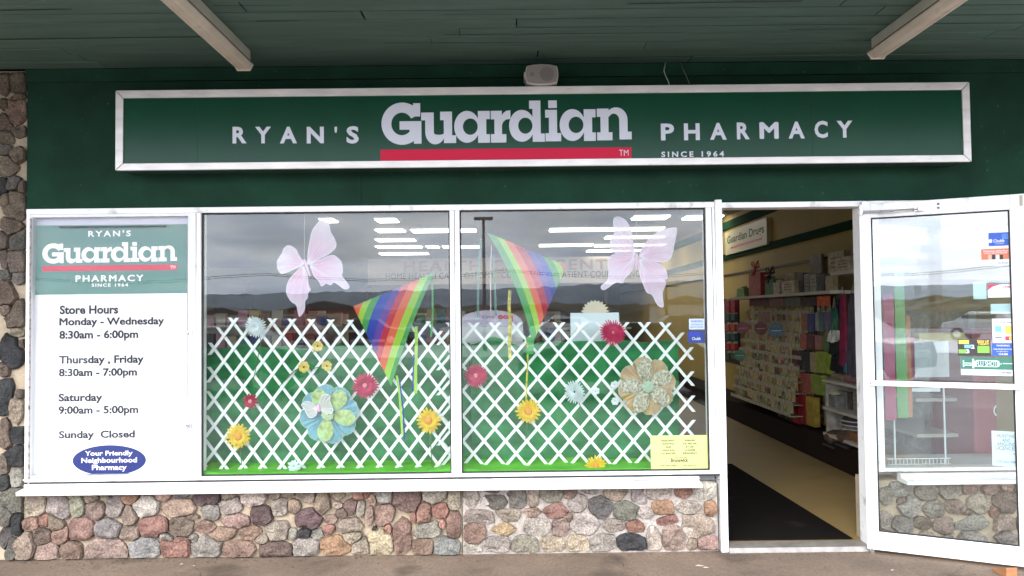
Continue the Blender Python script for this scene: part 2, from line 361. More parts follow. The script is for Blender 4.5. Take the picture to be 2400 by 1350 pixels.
def zl(lst, ox, oz, sc, y=0.0):
    out = []
    for (a, b, w_, h_, rt, c) in lst:
        p = P(ox+a/sc, oz+b/sc, y); k = (y+D)/F/sc; out.append((p.x, p.z, w_*k, h_*k, rt, c))
    return out
A1 = [(235,245,110,130,0,'t'),(385,250,150,130,-30,'g'),(505,250,100,140,15,'e'),(600,190,80,70,20,'q'),(700,165,100,40,0,'n'),(620,275,120,120,-30,'q'),(760,245,110,130,0,'g'),(860,195,110,70,0,'o'),(850,305,90,120,30,'n'),(960,255,170,130,0,'w'),(1075,180,100,60,0,'p'),(1170,260,230,110,5,'q'),(1190,165,100,50,0,'b'),(1370,190,190,110,0,'m'),(1395,275,120,110,-20,'g'),(1275,315,100,30,10,'n'),(1510,180,100,60,0,'t'),(1520,240,150,120,20,'g'),(1670,195,170,100,0,'w'),(1555,345,190,100,0,'p'),(1725,305,130,120,0,'m'),(1850,250,110,120,0,'g'),(1810,180,80,50,0,'t'),(1900,165,90,50,0,'t'),(1940,250,90,90,0,'q'),(2030,175,110,90,0,'t'),(2130,220,90,180,0,'q'),(2040,330,170,120,0,'m'),(2230,180,90,50,0,'t'),(2230,240,60,45,0,'t'),(2265,290,80,60,0,'n'),(2185,335,80,60,0,'p'),(2320,250,80,120,-30,'u'),(2370,170,80,80,0,'r'),(2385,260,60,110,0,'g'),(2310,380,170,90,0,'t'),(2170,405,90,60,20,'r'),
(200,360,90,80,0,'s'),(290,340,80,75,0,'r'),(370,370,170,80,-40,'n'),(270,455,110,110,0,'n'),(400,430,100,130,-25,'s'),(165,520,130,170,0,'q'),(530,395,160,140,0,'s'),(710,400,170,115,0,'b'),(850,430,130,100,0,'q'),(1015,380,195,135,0,'r'),(1195,385,160,130,10,'n'),(1350,385,150,75,0,'s'),(1105,455,130,45,-30,'g'),(1280,460,60,50,-30,'g'),(1480,430,190,90,10,'s'),(1650,425,150,90,0,'s'),(1830,415,150,130,15,'t'),(1730,465,90,60,0,'t'),(1935,430,60,70,0,'g'),(2010,428,90,65,0,'k'),(2100,430,100,60,20,'g'),(300,560,160,130,10,'p'),(470,550,140,130,10,'s'),(700,545,300,165,0,'q'),(945,535,215,150,0,'b'),(1155,525,200,160,0,'r'),(1360,525,200,150,0,'g'),(1585,540,230,120,5,'s'),(1820,540,220,120,0,'u'),(2020,520,170,140,0,'g'),(2210,515,190,130,0,'o'),(2330,450,130,90,0,'t'),(2390,515,120,130,0,'t')]
A2 = [(20,160,50,60,0,'r'),(60,205,60,70,0,'s'),(140,175,110,100,0,'g'),(290,200,190,150,-25,'u'),(475,170,160,100,0,'e'),(610,195,90,150,0,'t'),(45,310,60,190,0,'q'),(135,300,140,130,0,'s'),(75,392,30,20,0,'k'),(330,320,40,80,0,'r'),(405,290,90,130,0,'r'),(510,275,110,90,0,'r'),(260,440,120,290,0,'s'),(170,395,40,70,0,'r'),(430,405,220,90,10,'g'),(525,365,45,55,0,'r'),(610,370,100,190,0,'s'),(110,490,180,160,0,'c'),(400,520,150,110,0,'s'),(555,525,190,130,0,'b')]
B1 = [(715,185,95,140,0,'w'),(865,140,170,45,0,'d'),(880,220,185,85,5,'d'),(1020,190,120,140,0,'d'),(1125,200,70,120,0,'t'),(1250,165,150,95,0,'e'),(1375,160,90,80,0,'q'),(1500,140,130,50,0,'g'),(1425,225,110,120,-35,'w'),(1580,255,150,130,0,'f'),(1670,155,140,110,0,'t'),(1830,170,90,120,0,'g'),(1965,155,160,100,0,'w'),(2125,150,120,75,0,'r'),(2275,150,120,120,0,'v'),(765,320,200,90,0,'g'),(965,305,170,75,0,'t'),(1120,285,115,60,0,'p'),(1280,280,160,90,0,'r'),(1740,280,150,120,0,'d'),(1875,290,110,70,0,'w'),(1990,255,150,100,0,'o'),(2160,255,190,80,0,'w'),(2305,262,80,110,0,'o'),(740,425,150,140,-20,'s'),(935,400,225,75,0,'y'),(1160,385,180,110,0,'w'),(1310,385,110,120,0,'q'),(1465,360,170,140,0,'w'),(1665,375,150,80,0,'g'),(1805,382,120,80,0,'r'),(1370,320,40,60,0,'s'),(2030,340,180,60,0,'r'),(2220,380,210,150,0,'t'),(2060,460,140,170,0,'q'),(1930,470,90,170,0,'w'),(715,545,160,90,0,'v'),(880,510,190,120,0,'w'),(1075,510,180,130,0,'e'),(1255,505,160,110,0,'c'),(1430,497,130,110,0,'c'),(1590,495,170,100,0,'g'),(1780,490,190,120,0,'k'),(2290,500,140,120,0,'p'),(2185,505,60,90,0,'t')]
C1 = [(440,560,170,150,0,'g'),(670,590,190,140,0,'g'),(880,580,220,130,0,'g'),(1060,570,170,80,0,'p'),(1250,570,150,90,0,'p'),(1400,540,110,80,0,'p'),(520,720,170,180,-45,'g'),(460,680,100,60,0,'n'),(745,760,170,150,0,'g'),(930,730,180,120,0,'q'),(1150,700,200,160,0,'t'),(1380,690,210,180,0,'n'),(1290,780,80,110,0,'r'),(1050,780,90,45,0,'n'),(460,890,160,130,0,'g'),(640,880,150,110,0,'n'),(830,900,170,140,0,'q'),(1110,880,330,120,5,'g'),(1380,870,170,140,0,'q'),(680,1000,140,90,0,'p'),(1080,1010,260,120,0,'g'),(1400,1010,240,100,0,'g'),(300,640,90,160,0,'g'),(300,850,100,150,0,'g'),(860,1040,150,90,0,'e'),(480,1030,170,110,0,'n'),(1560,560,150,110,0,'g'),(1590,720,150,140,0,'s'),(1580,880,160,140,0,'e'),(1640,1020,180,120,0,'q'),(1750,580,170,140,0,'n'),(1780,760,170,150,0,'g'),(1770,920,170,120,0,'t'),(1850,1050,170,110,0,'g')]
D1 = [(20,80,60,130,0,'n'),(95,85,90,110,0,'n'),(95,170,100,40,10,'n'),(20,210,50,60,0,'n'),(85,240,110,170,-10,'s'),(20,320,80,110,0,'n'),(105,365,65,60,0,'n'),(20,400,70,80,0,'n'),(20,475,60,60,0,'d'),(100,505,80,70,20,'n'),(30,570,90,100,0,'n'),(10,690,60,90,0,'k'),(70,680,70,80,0,'d'),(125,700,40,60,0,'n'),(30,770,60,80,0,'n'),(85,800,110,190,0,'n'),(60,930,110,110,0,'n'),(15,1010,60,120,0,'n'),(90,1010,100,120,0,'d'),(90,1130,100,130,0,'n'),(20,1120,50,140,0,'n'),(20,1210,60,70,0,'d'),(105,1225,70,60,0,'d')]
D2 = [(20,80,70,160,20,'n'),(75,180,80,110,0,'n'),(30,150,50,60,0,'n'),(75,265,50,40,0,'t'),(95,320,36,40,0,'n'),(50,355,95,130,0,'k'),(10,440,50,60,0,'n'),(15,585,60,150,-10,'k'),(88,565,40,40,0,'n'),(75,640,55,140,0,'t'),(20,750,50,150,15,'n'),(75,760,65,80,0,'k'),(68,860,75,100,10,'k'),(10,900,50,80,0,'n'),(70,960,60,90,0,'w'),(10,990,60,70,0,'k'),(60,1070,120,110,0,'d'),(20,1150,60,110,0,'d'),(85,1185,60,90,0,'k'),(20,1250,50,120,0,'d'),(50,1300,60,90,0,'d')]
ZSB = P(800, 1146, -.06).z-.01           # underside of the sill
XM = P(1084, 1230).x; XJ = P(1684, 1200).x; XP = P(58, 800).x
wl = thing('stone_base_wall', 'fieldstone wall under the left part of the window, set in beige mortar', 'stone wall', ((XP+XM)/2, .1, 0))
m = grid(XP-.1, XM-.004, 0, ZSB, 60, 14, lambda a, b: 0); m.v = [(v[0], .028+.007*noise.noise((v[0]*6, v[1]*6, 3)), v[1]) for v in m.v]; build('mortar', m.box(XP-.1, XM-.004, .06, .24, 0, ZSB), MORT, wl)
stones(wl, zl(A1, 0, 1100, 2.8235)+zl(A2, 850, 1100, 2.8235), .028, .036, 5, (XP-.1, XM-.008, .004, ZSB))
wr = thing('stone_base_wall', 'fieldstone wall left of the shop door, set in pinkish grey mortar', 'stone wall', ((XJ+XM)/2, .1, 0))
m = grid(XM, XJ, 0, ZSB, 40, 14, lambda a, b: 0); m.v = [(v[0], .022+.006*noise.noise((v[0]*7, v[1]*7, 8)), v[1]) for v in m.v]; build('mortar', m.box(XM, XJ, .06, .24, 0, ZSB), MORT2, wr)
stones(wr, zl(B1, 850, 1100, 2.8235), .022, .018, 9, (XM+.002, XJ-.002, .01, ZSB+.05), tone=.68)
wp = thing('stone_pillar', 'tall brown fieldstone pillar left of the shop window', 'stone pillar', (XP-.7, .1, 0))
build('mortar', MB().box(-5, XP-.002, .03, .3, 0, ZS), MORT, wp)
ex = []
rr_ = random.Random(4)
for i in range(60):
    ex.append((XP-.32-rr_.random()*1.2, rr_.random()*3, rr_.uniform(.12, .22), rr_.uniform(.12, .2), rr_.uniform(-30, 30), rr_.choice('nndsktg')))
stones(wp, zl(D1, 0, 160, 2.5)+zl(D2, 0, 650, 2.045)+ex, .03, .032, 11, (-4.9, XP-.01, .004, ZS-.01), tone=.62, sz=1.42)
wd_ = thing('stone_base_wall', 'grey fieldstone wall seen through the open glass door', 'stone wall', (3, .1, 0))
XW3 = P(2046, 1200).x
build('mortar', MB().box(XW3, xE3, .03, .24, 0, ZSB), MORT, wd_)
stones(wd_, zl(C1, 2000, 1000, 3.857), .03, .03, 13, (XW3+.005, xE3, .004, ZSB))
# ================================================================== WINDOW FRAMES
ZGT = (P(471,499).z+P(1652,486).z)/2; ZGB = (P(469,1119).z+P(1663,1102).z)/2; ZFB = ZSB+.06
xs_ = dict(a=X(59.6), b=X(447), b2=X(470), c=X(1055), d=X(1078.5), e=X(1658), f=X(1679), g=X(1695.5))
win = thing('shop_window', 'wide white aluminium display window with two large panes beside the door', 'shop window', (X(1060), .05, ZSB))
FR = dict(mats=WHITE, parent=win, bevel=.0025)
build('top_rail', MB().box(xs_['a'], xs_['f'], 0, .1, ZGT, ZT), WHITE, win, bevel=.0025)
build('bottom_rail', MB().box(xs_['a'], xs_['f'], .0, .1, ZFB, ZGB), WHITE, win, bevel=.0025)
build('bottom_bead', MB().box(xs_['a'], xs_['f'], -.012, -.001, ZFB+.012, ZFB+.02), WHITE, win, bevel=.001)
for a, b in ((xs_['a'], xs_['a']+.022), (xs_['b'], xs_['b2']), (xs_['c'], xs_['d']), (xs_['e'], xs_['f'])):
    build('mullion', MB().box(a, b, .002, .1, ZGB, ZGT), WHITE, win, bevel=.0025)
for c in (X(459), X(1066.5), X(1672)):
    build('joint_line', MB().box(c-.0015, c+.0015, .0006, .003, ZGB, ZGT), BLACK, win)
sm = MB(); sx0, sx1 = X(38, -.08, 1150), X(1646, -.08, 1130)
sm.prismx([(-.085, ZSB-.004), (-.085, ZSB+.019), (-.02, ZSB+.026), (-.006, ZSB+.026), (-.006, ZFB-.012), (.05, ZFB-.012), (.05, ZSB-.004)], sx0, sx1)
build('sill', sm, WHITE, win, bevel=.002)
build('joint_line', MB().box(xs_['a'], xs_['f'], .004, .02, ZFB-.011, ZFB-.001), BLACK, win)
build('joint_line', MB().box(xs_['a'], xs_['f'], -.0075, -.0062, ZSB+.0262, ZSB+.0302), mat('shadow_line', (.12,.11,.10), .8, linear=True), win)  # dark strips colour in the shadow lines along sill and bottom rail
build('joint_line', MB().box(xs_['a']+.01, xs_['f']-.01, -.0004, .0002, ZGB-.014, ZGB-.0115), mat('shadow_line'), win)
for a, b in ((xs_['b2'], xs_['c']), (xs_['d'], xs_['e'])):
    build('glass_pane', MB().box(a, b, .03, .036, ZGB, ZGT), GLASS, win)
    g = MB(); t_ = .008
    g.box(a, a+t_, .022, .03, ZGB, ZGT).box(b-t_, b, .022, .03, ZGB, ZGT).box(a+t_, b-t_, .022, .03, ZGB, ZGB+t_).box(a+t_, b-t_, .022, .03, ZGT-t_, ZGT)
    build('gasket', g, BLACK, win)
# small glazing stickers on the right pane
def sheet(name, parent, rect, y, m_, th=.0012): return build(name, MB().box(rect[0], rect[1], y, y+th, rect[2], rect[3]), m_, parent)
SKW = mat('pale_blue_film', (.50,.60,.75), .5, linear=True, alpha=.85)
def ltext(parent, lines, y, m_, bold=.02):
    mb = MB()
    for (s, r) in lines: tmesh(mb, s, plane_fn(y), r, bold)
    return build('lettering', mb, m_, parent)
s1 = lbl(sheet('sticker', win, pxrect(1615,1651,747,772,.028), .028, SKW), 'pale blue warning sticker')
ltext(s1, [('WARNING', pxrect(1619,1647,750,756,.027)), ('THESE PREMISES ARE', pxrect(1618,1648,759,762.5,.027)), ('PROTECTED BY', pxrect(1618,1648,765,769,.027))], .0272, BLUE, 0)
s2 = lbl(sheet('sticker', win, pxrect(1612,1652,775,804,.028), .028, BLUE), 'blue square sticker with white word')
ltext(s2, [('Chubb', pxrect(1622,1642,790,797,.027))], .0272, SKW, .02)
s2b = MB(); s2b.box(*[v for v in (pxrect(1615,1640,778,788,.027)[0], pxrect(1615,1640,778,788,.027)[1])], .0274, .0276, *pxrect(1615,1640,778,788,.027)[2:]); build('emblem', s2b, mat('deep_blue', (.01,.03,.3), linear=True), s2)
# ================================================================== NOTICE CASE WITH HOURS
case = thing('notice_case', 'white metal notice case holding the store hours poster', 'notice case', (X(255), .05, ZGB))
ca, cb = xs_['a']+.022, xs_['b']
GREYM = mat('grey_worn_metal', (.45,.45,.47), .45, .3, linear=True, var=.2, vs=12, dirt=(40,.62,(70,60,55),.8))
build('back_panel', MB().box(ca, cb, .06, .075, ZGB, ZGT), mat('case_back', (.55,.54,.60), linear=True), case)
for i, (a, b, c, d) in enumerate(((ca, ca+.012, ZGB, ZGT), (cb-.02, cb, ZGB, ZGT), (ca+.012, cb-.02, ZGT-.018, ZGT), (ca+.012, cb-.02, ZGB, ZGB+.018))):
    build('frame_rail', MB().box(a, b, .006, .05, c, d), GREYM if i == 3 else WHITE2, case, bevel=.002)
build('glass_pane', MB().box(ca+.012, cb-.02, .02, .024, ZGB+.018, ZGT-.018), CGLASS, case)
build('hinge_strip', MB().box(ca+.001, ca+.010, -.001, .006, Z(1125), Z(500)), mat('rusty_strip', (.35,.30,.27), .7, linear=True, var=.4, vs=40, dirt=(25,.52,(40,30,25),.9)), case)
build('clip_bar', MB().box(X(135), X(385), .012, .018, Z(522), Z(519)), mat('dark_bar', (.08,.08,.08), linear=True), case)
for py in (780, 997):
    lk_ = MB(); c = P(438, py, -.01); lk_.tube([(c.x, -.012, c.z), (c.x, .01, c.z)], .010, 12); lk_.box(c.x+.008, c.x+.03, -.004, .006, c.z-.016, c.z+.016)
    l_ = build('lock', lk_, CHROME, case, bevel=.001); build('keyhole', MB().box(c.x-.0015, c.x+.0015, -.0128, -.0122, c.z-.005, c.z+.005), BLACK, l_)
yp = .045
pr = pxrect(76, 439, 527, 1126, yp)
post = tag(build('store_hours_poster', MB().box(pr[0], pr[1], yp, yp+.003, pr[2], pr[3]), POSTW), 'white store hours poster with green header in the notice case', 'poster')
hr = pxrect(76, 439, 527, 689, yp); hd = build('header_panel', MB().box(hr[0], hr[1], yp-.001, yp, hr[2], hr[3]), POSTG, post)
yl = yp-.0016
mb = MB()
for s, r, sp in (("RYAN'S", (206.7,306.7,540,554.5), 1.35), ('PHARMACY', (177,336,644.5,660), 1.3), ('SINCE 1964', (215,300,664,672), 1.3)): tmesh(mb, s, plane_fn(yl), pxrect(*r, yl), .03, sp)
slab_word(mb, plane_fn(yl), pxrect(99,415,568,616.6,yl), .00002)
build('lettering', mb, SIGNL if 0 else POSTW, hd)
r = pxrect(99,415,621.5,634.5,yl); rb = build('underline_bar', MB().box(r[0], r[1], yl-.0002, yl+.0004, r[2], r[3]), SIGNR, hd)
mb = MB(); tmesh(mb, 'TM', plane_fn(yl-.0006), pxrect(399,411,622.5,630,yl), 0); build('trademark', mb, POSTW, hd)
mb = MB()
for s, r in (('Store Hours', (140,277,715.5,736)), ('Monday - Wednesday', (139,384.5,744,767)), ('8:30am - 6:00pm', (139,324,774,799)), ('Thursday , Friday', (138,337,833,857)), ('8:30am - 7:00pm', (138,321,863,887)),
             ('Saturday', (137,240,922,946)), ('9:00am - 5:00pm', (137,324,951,975)), ('Sunday  Closed', (138,316,1009,1032))): mb = MB(); tmesh(mb, s, plane_fn(yl), pxrect(*r, yl), .032); build('text_line', mb, INK, post)
c = P(256, 1079, yl); ov = MB(); k = (yl+D)/F
ov.prism([(c.x+85*k*math.cos(2*math.pi*i/48), c.z+35*k*math.sin(2*math.pi*i/48)) for i in range(48)], yl, yp); ob_ = build('blue_oval', ov, BLUE, post)
mb = MB()
for s, r in (('Your Friendly', (199,311,1056.5,1071)), ('Neighbourhood', (190.5,321,1072.5,1088)), ('Pharmacy', (215.5,297,1089,1105.5))): tmesh(mb, s, plane_fn(yl-.0006), pxrect(*r, yl), .025)
build('lettering', mb, POSTW, ob_)
# ================================================================== BIG SIGN
ys = -.19
def SR(x0, x1, y0, y1): return pxrect(x0, x1, y0, y1, ys)
sg = thing('shop_sign', 'long green box sign with white lettering and metal frame above the windows', 'sign', (X(1270,ys), -.1, Z(386,ys)))
SX0, SX1 = X(271,ys,300), X(2274,ys,285); SZ0, SZ1 = Z(389.5,ys,1270), Z(202.5,ys,1270)
build('box_body', MB().box(SX0+.008, SX1-.008, ys+.012, .012, SZ0+.008, SZ1-.008), mat('dark_green_box', (.012,.04,.03), .5, linear=True), sg)
bw = .046
def miter(p, y0=ys-.004, y1=ys+.02): return MB().prism(p, y0, y1)
g_ = .0012
for p in ([(SX0+g_*2,SZ1),(SX1-g_*2,SZ1),(SX1-bw-g_,SZ1-bw),(SX0+bw+g_,SZ1-bw)], [(SX0+g_*2,SZ0),(SX0+bw+g_,SZ0+bw*.9),(SX1-bw-g_,SZ0+bw*.9),(SX1-g_*2,SZ0)],
          [(SX0,SZ0+g_),(SX0,SZ1-g_),(SX0+bw-g_,SZ1-bw-g_),(SX0+bw-g_,SZ0+bw*.9+g_)], [(SX1,SZ0+g_),(SX1-bw+g_,SZ0+bw*.9+g_),(SX1-bw+g_,SZ1-bw-g_),(SX1,SZ1-g_)]):
    build('frame_rail', miter(p), ALU, sg, bevel=.002)
fc = build('face_panel', MB().box(SX0+bw-.003, SX1-bw+.003, ys+.006, ys+.011, SZ0+bw*.9-.003, SZ1-bw+.003), SIGNG, sg)
yl = ys+.0055
for px_ in (462, 1905): a_ = X(px_, ys, 320); build('panel_seam', MB().box(a_-.0008, a_+.0008, ys+.0052, ys+.0062, SZ0+bw, SZ1-bw), mat('seam_dark_green', (.002,.02,.01), .6, linear=True), fc)
for ch, a, b, t, bo in (('R',545,578,297,336),('Y',598,635,297,336),('A',656,696,297,336),('N',719,759,297,336),("'",784,790,297,311),('S',812,841,295.5,336.5),
                ('P',1549,1580,289.5,329),('H',1603,1640,289,328.5),('A',1664,1703,288,327.5),('R',1727,1757,287,326.5),('M',1780,1825,286,325.5),('A',1848,1886,285,324.5),('C',1909,1940,283,323.5),('Y',1961,1998,283,322.5)):
    a_, b_, c_, d_ = pxrect(a, b, t, bo, yl); lift = 0
    mb = MB(); tmesh(mb, ch, plane_fn(yl), (a_, b_, c_, d_), .035); build('letter', mb, SIGNL, fc)
mb = MB(); slab_word(mb, plane_fn(yl), pxrect(894,1480,236.5,337,yl), .00003, lambda q: build('letter', q, SIGNL, fc))
r = pxrect(892,1480,348,374,yl); build('red_bar', MB().box(r[0], r[1], yl-.0004, yl+.0004, max(r[2], SZ0+bw*.9-.002), r[3]), SIGNR, fc)
mb = MB(); tmesh(mb, 'TM', plane_fn(yl-.0008), pxrect(1451,1473,351,365,yl), 0); tmesh(mb, 'SINCE 1964', plane_fn(yl), pxrect(1550,1697,354.5,368,yl), .025, 1.45); build('small_lettering', mb, SIGNL, fc)
# ================================================================== SPEAKER, WIRES, CANOPY LIGHTS
sp = thing('loudspeaker', 'small off-white loudspeaker with barrel shaped grille above the sign', 'loudspeaker', P(1270,172,-.1))
def barrel(cx_, cz, hw, hh, b1, b2, n=8):
    p = []
    for i in range(n+1): t = -1+2*i/n; p.append((cx_+t*hw, cz+hh+b2*(1-t*t)))
    for i in range(1, n): t = 1-2*i/n; p.append((cx_+hw+b1*(1-t*t), cz+t*hh))
    for i in range(n+1): t = 1-2*i/n; p.append((cx_+t*hw, cz-hh-b2*(1-t*t)))
    for i in range(1, n): t = -1+2*i/n; p.append((cx_-hw-b1*(1-t*t), cz+t*hh))
    return p
c = P(1270, 173.5, -.22); k = (D-.22)/F
SPK = mat('speaker_shell', (.50,.46,.42), .5, linear=True, var=.05); GRL = mat('speaker_grille', (.25,.215,.19), .7, linear=True, bump=.0006, bs=900)
build('cabinet', MB().prism(barrel(c.x, c.z, 36*k, 20*k, 3*k, 5*k), -.215, -.08), SPK, sp, bevel=.004)
build('grille', MB().prism(barrel(c.x, c.z, 34*k, 18.5*k, 3*k, 4.5*k), -.219, -.2149), GRL, sp, bevel=.002)
build('woofer_dimple', MB().prism([(c.x+12*k+17*k*math.cos(a*.26), c.z+17*k*math.sin(a*.26)) for a in range(24)], -.2198, -.2188), mat('grille_dark', (.18,.155,.14), .7, linear=True), sp)
build('tweeter_dimple', MB().prism([(c.x-23*k+5*k*math.cos(a*.26), c.z+5*k*math.sin(a*.26)) for a in range(24)], -.2198, -.2188), mat('grille_dark', (.18,.155,.14), .7, linear=True), sp)
build('bracket', MB().box(c.x-.02, c.x+.02, -.082, .0, c.z-.02, c.z+.02), SPK, sp); build('bracket', MB().box(c.x-42*k, c.x-39*k, -.2, -.1, c.z-.02, c.z+.02), SPK, sp)
WIRE = mat('white_wire', (.5,.5,.47), .6, linear=True)
tag(build('loose_wire', MB().tube([P(1560,147,-.04), P(1556,165,-.07), P(1560,178,-.09), P(1566,190,-.11), P(1569,200,-.12)], .003, 6), WIRE, smooth=True), 'curved white wire end hanging down to the sign top', 'wire')
tag(build('loose_wire', MB().tube([P(1593,141,-.04), P(1600,160,-.07), P(1610,182,-.1), P(1616,197,-.12)], .003, 6), mat('grey_wire', (.12,.13,.11), linear=True), smooth=True), 'straight grey wire slanting down behind the sign top', 'wire')
FIX = mat('dirty_cream_enamel', (.60,.52,.43), .5, linear=True, var=.12, vs=5, dirt=(7,.6,(110,84,64),.5)); FIX2 = mat('greenish_cream_enamel', (.42,.41,.33), .5, linear=True, var=.1, vs=6, dirt=(9,.62,(100,84,64),.5))
def fixture(px, py, label, sgn):
    p = PZ(px, py, ZS-.05); x, y = p.x, p.y; y1 = y-1.25
    t = thing('fluorescent_fixture', label, 'light fixture', (x, (y+y1)/2, ZS), 'unlit fluorescent fixtures under the canopy')
    build('housing', MB().box(x-.045, x+.045, y1, y-.012, ZS-.058, ZS), FIX2, t, bevel=.004)
    pr_ = [(x+sgn*.012+a, ZS-.062-b) for a, b in ((.054,0),(.054,.010),(.036,.034),(.022,.040),(.014,.033),(-.014,.033),(-.022,.040),(-.036,.034),(-.054,.010),(-.054,0))]
    mb = MB(); mb.prism(pr_, y1, y+.03); build('diffuser', mb, FIX, t, smooth=False, bevel=.003)
    build('seam_strip', MB().box(x-.056+sgn*.012, x+.056+sgn*.012, y1, y-.012, ZS-.0615, ZS-.058), mat('rust_seam', (.11,.07,.045), .8, linear=True), t)
    mb = MB(); mb.prism([(x+sgn*.012+a, ZS-.06-b) for a, b in ((.057,0),(.057,.014),(.038,.045),(-.038,.045),(-.057,.014),(-.057,0))], y+.03, y+.042); build('end_cap', mb, FIX, t, bevel=.004)
    return t
fixture(571, 140, 'dirty cream fluorescent fixture on the soffit above the left end of the sign', -1)
fixture(2058, 112, 'dirty cream fluorescent fixture on the soffit above the right end of the sign', 1)
# ================================================================== DOORWAY AND DOOR
dj = thing('door_frame', 'white aluminium frame around the open shop entrance', 'door frame', (X(1850), .05, 0))
ZDH = (P(1688,488).z+P(2014,484).z)/2
build('jamb', MB().box(xs_['f']+.001, xs_['g'], -.01, .11, 0, ZT+.012), WHITE, dj, bevel=.003)
xr = P(2030, 900).x; XR2 = P(2046, 900).x
build('jamb', MB().box(xr-.012, XR2, .0, .11, 0, ZDH), WHITE, dj, bevel=.003)
build('header', MB().box(xs_['g'], xE3, -.008, .11, ZDH, P(1850,473).z), WHITE, dj, bevel=.003)
build('threshold', MB().prismx([(-.03, 0), (-.02, .03), (.10, .034), (.13, 0)], xs_['g'], xr), mat('worn_threshold', (.30,.27,.24), .5, .4, linear=True, var=.2, vs=15), dj, bevel=.002)
build('strike_strip', MB().box(xs_['g']+.0005, xs_['g']+.004, .02, .08, .03, ZDH), BLACK, dj)
# window 3, behind the glass door
w3 = thing('shop_window', 'white framed window right of the entrance, behind the open door', 'shop window', (3.2, .05, ZSB))
w3a = P(2068, 800).x
build('mullion', MB().box(XR2+.001, w3a, .002, .1, ZFB, ZDH-.001), WHITE, w3, bevel=.0025)
build('bottom_rail', MB().box(w3a, xE3, .004, .1, ZFB, ZGB), WHITE, w3, bevel=.0025)
build('sill', MB().prismx([(-.085, ZSB-.004), (-.085, ZSB+.019), (-.02, ZSB+.026), (-.006, ZSB+.026), (-.006, ZFB-.012), (.05, ZFB-.012), (.05, ZSB-.004)], P(2126,1120,-.08).x, xE3), WHITE, w3, bevel=.002)
build('glass_pane', MB().box(w3a, xE3, .03, .036, ZGB, ZDH-.02), GLASS, w3)
build('top_rail', MB().box(w3a, xE3, .004, .1, ZDH-.02, ZDH-.001), WHITE, w3)
# door leaf
ANG = math.radians(28.0); H = P(2023, 890, -.045); DD = Vector((math.cos(ANG), -math.sin(ANG), 0)); DN = Vector((-math.sin(ANG), -math.cos(ANG), 0))
def d3(s, z, d=0): return Vector((H.x, H.y, 0))+DD*s+DN*d+Vector((0,0,z))
def dp(px, py, d=0):
    r_ = ray(px, py); o = Vector((H.x, H.y, 0))+DN*d; t = (o-CAM).dot(DN)/r_.dot(DN); p = CAM+r_*t; return ((p-o).dot(DD), p.z)
def dbox(s0, s1, z0, z1, d0, d1): return MB().box(s0, s1, d0, d1, z0, z1).map(lambda v: d3(v[0], v[2], v[1]))
sg0, sg1 = dp(2050,880)[0], dp(2378,880)[0]; sw = sg1+.085
zd0 = .022; zd1 = dp(2378,455)[1]; zg1 = (dp(2043,512)[1]+dp(2368,489)[1])/2; zg0 = (dp(2061,1249)[1]+dp(2389,1280.5)[1])/2
door = thing('glass_door', 'open white aluminium glass door covered with small stickers', 'door', d3(sw/2, 0))
for a, b in ((0, sg0), (sg1, sw)): build('stile', dbox(a, b, zd0, zd1, -.044, 0), WHITE, door, bevel=.003)
build('top_rail', dbox(sg0, sg1, zg1, zd1, -.042, -.002), WHITE, door, bevel=.003)
build('bottom_rail', dbox(sg0, sg1, zd0, zg0, -.042, -.002), WHITE, door, bevel=.003)
g = MB(); t_ = .008
for a, b, c_, d_ in ((sg0, sg0+t_, zg0, zg1), (sg1-t_, sg1, zg0, zg1), (sg0+t_, sg1-t_, zg0, zg0+t_), (sg0+t_, sg1-t_, zg1-t_, zg1)): g.box(a, b, -.018, -.012, c_, d_)
build('gasket', g.map(lambda v: d3(v[0], v[2], v[1])), BLACK, door)
build('glass_pane', dbox(sg0, sg1, zg0, zg1, -.024, -.018), DGLASS, door)
zb = (dp(2030,897.5,.05)[1]+dp(2398,907,.05)[1])/2; sb0, sb1 = dp(2031,897,.05)[0], dp(2397,905,.05)[0]
pb = build('push_bar', dbox(sb0, sb1, zb-.016, zb+.016, .045, .062), WHITE, door, bevel=.004)
for s_ in (sb0+.006, sb1-.02): build('bar_mount', dbox(s_, s_+.03, zb-.014, zb+.014, .0, .0445), WHITE, pb)
build('screw', dbox(sb0+.018, sb0+.026, zb-.004, zb+.004, .0622, .064), BLACK, pb)
build('bottom_pivot', MB().tube([(H.x+.03, H.y, 0), (H.x+.03, H.y, .03)], .015, 10), CHROME, door)
s_, z_ = dp(2394, 797); kb = MB(); kb.tube([d3(s_, z_, 0), d3(s_, z_, .018)], .016, 14); build('lock_cylinder', kb, CHROME, door, smooth=False)
s_, z_ = dp(2393, 470); build('latch_slot', dbox(s_-.008, s_+.008, z_-.03, z_+.03, .0, .002), mat('slot_tan', (.45,.38,.3), linear=True), door)
for (px, py) in ((2199, 478), (2199, 487)): s_, z_ = dp(px, py); build('screw', dbox(s_-.006, s_+.006, z_-.005, z_+.005, 0, .002), mat('dark_screw', (.1,.1,.09), linear=True), door)
ca_ = thing('door_closer', 'steel door closer arm joining the frame and the open door', 'door closer', P(2085, 493, -.08))
e1 = P(2018, 497, -.06); e2 = P(2095, 493.5, -.2); s_, z_ = dp(2155, 490.5); e3 = d3(s_, z_, .03)
build('arm', MB().box(0, 1, 0, 1, 0, 1).map(lambda v: e1+(e2-e1)*v[0]+Vector((0, .012, 0))*v[1]+Vector((0,0,.014))*(v[2]-.5)), mat('closer_grey', (.30,.28,.27), .4, .6, linear=True), ca_, bevel=.001)
build('arm_rod', MB().tube([e1+(e2-e1)*.6, e3], .0045, 8), CHROME, ca_)
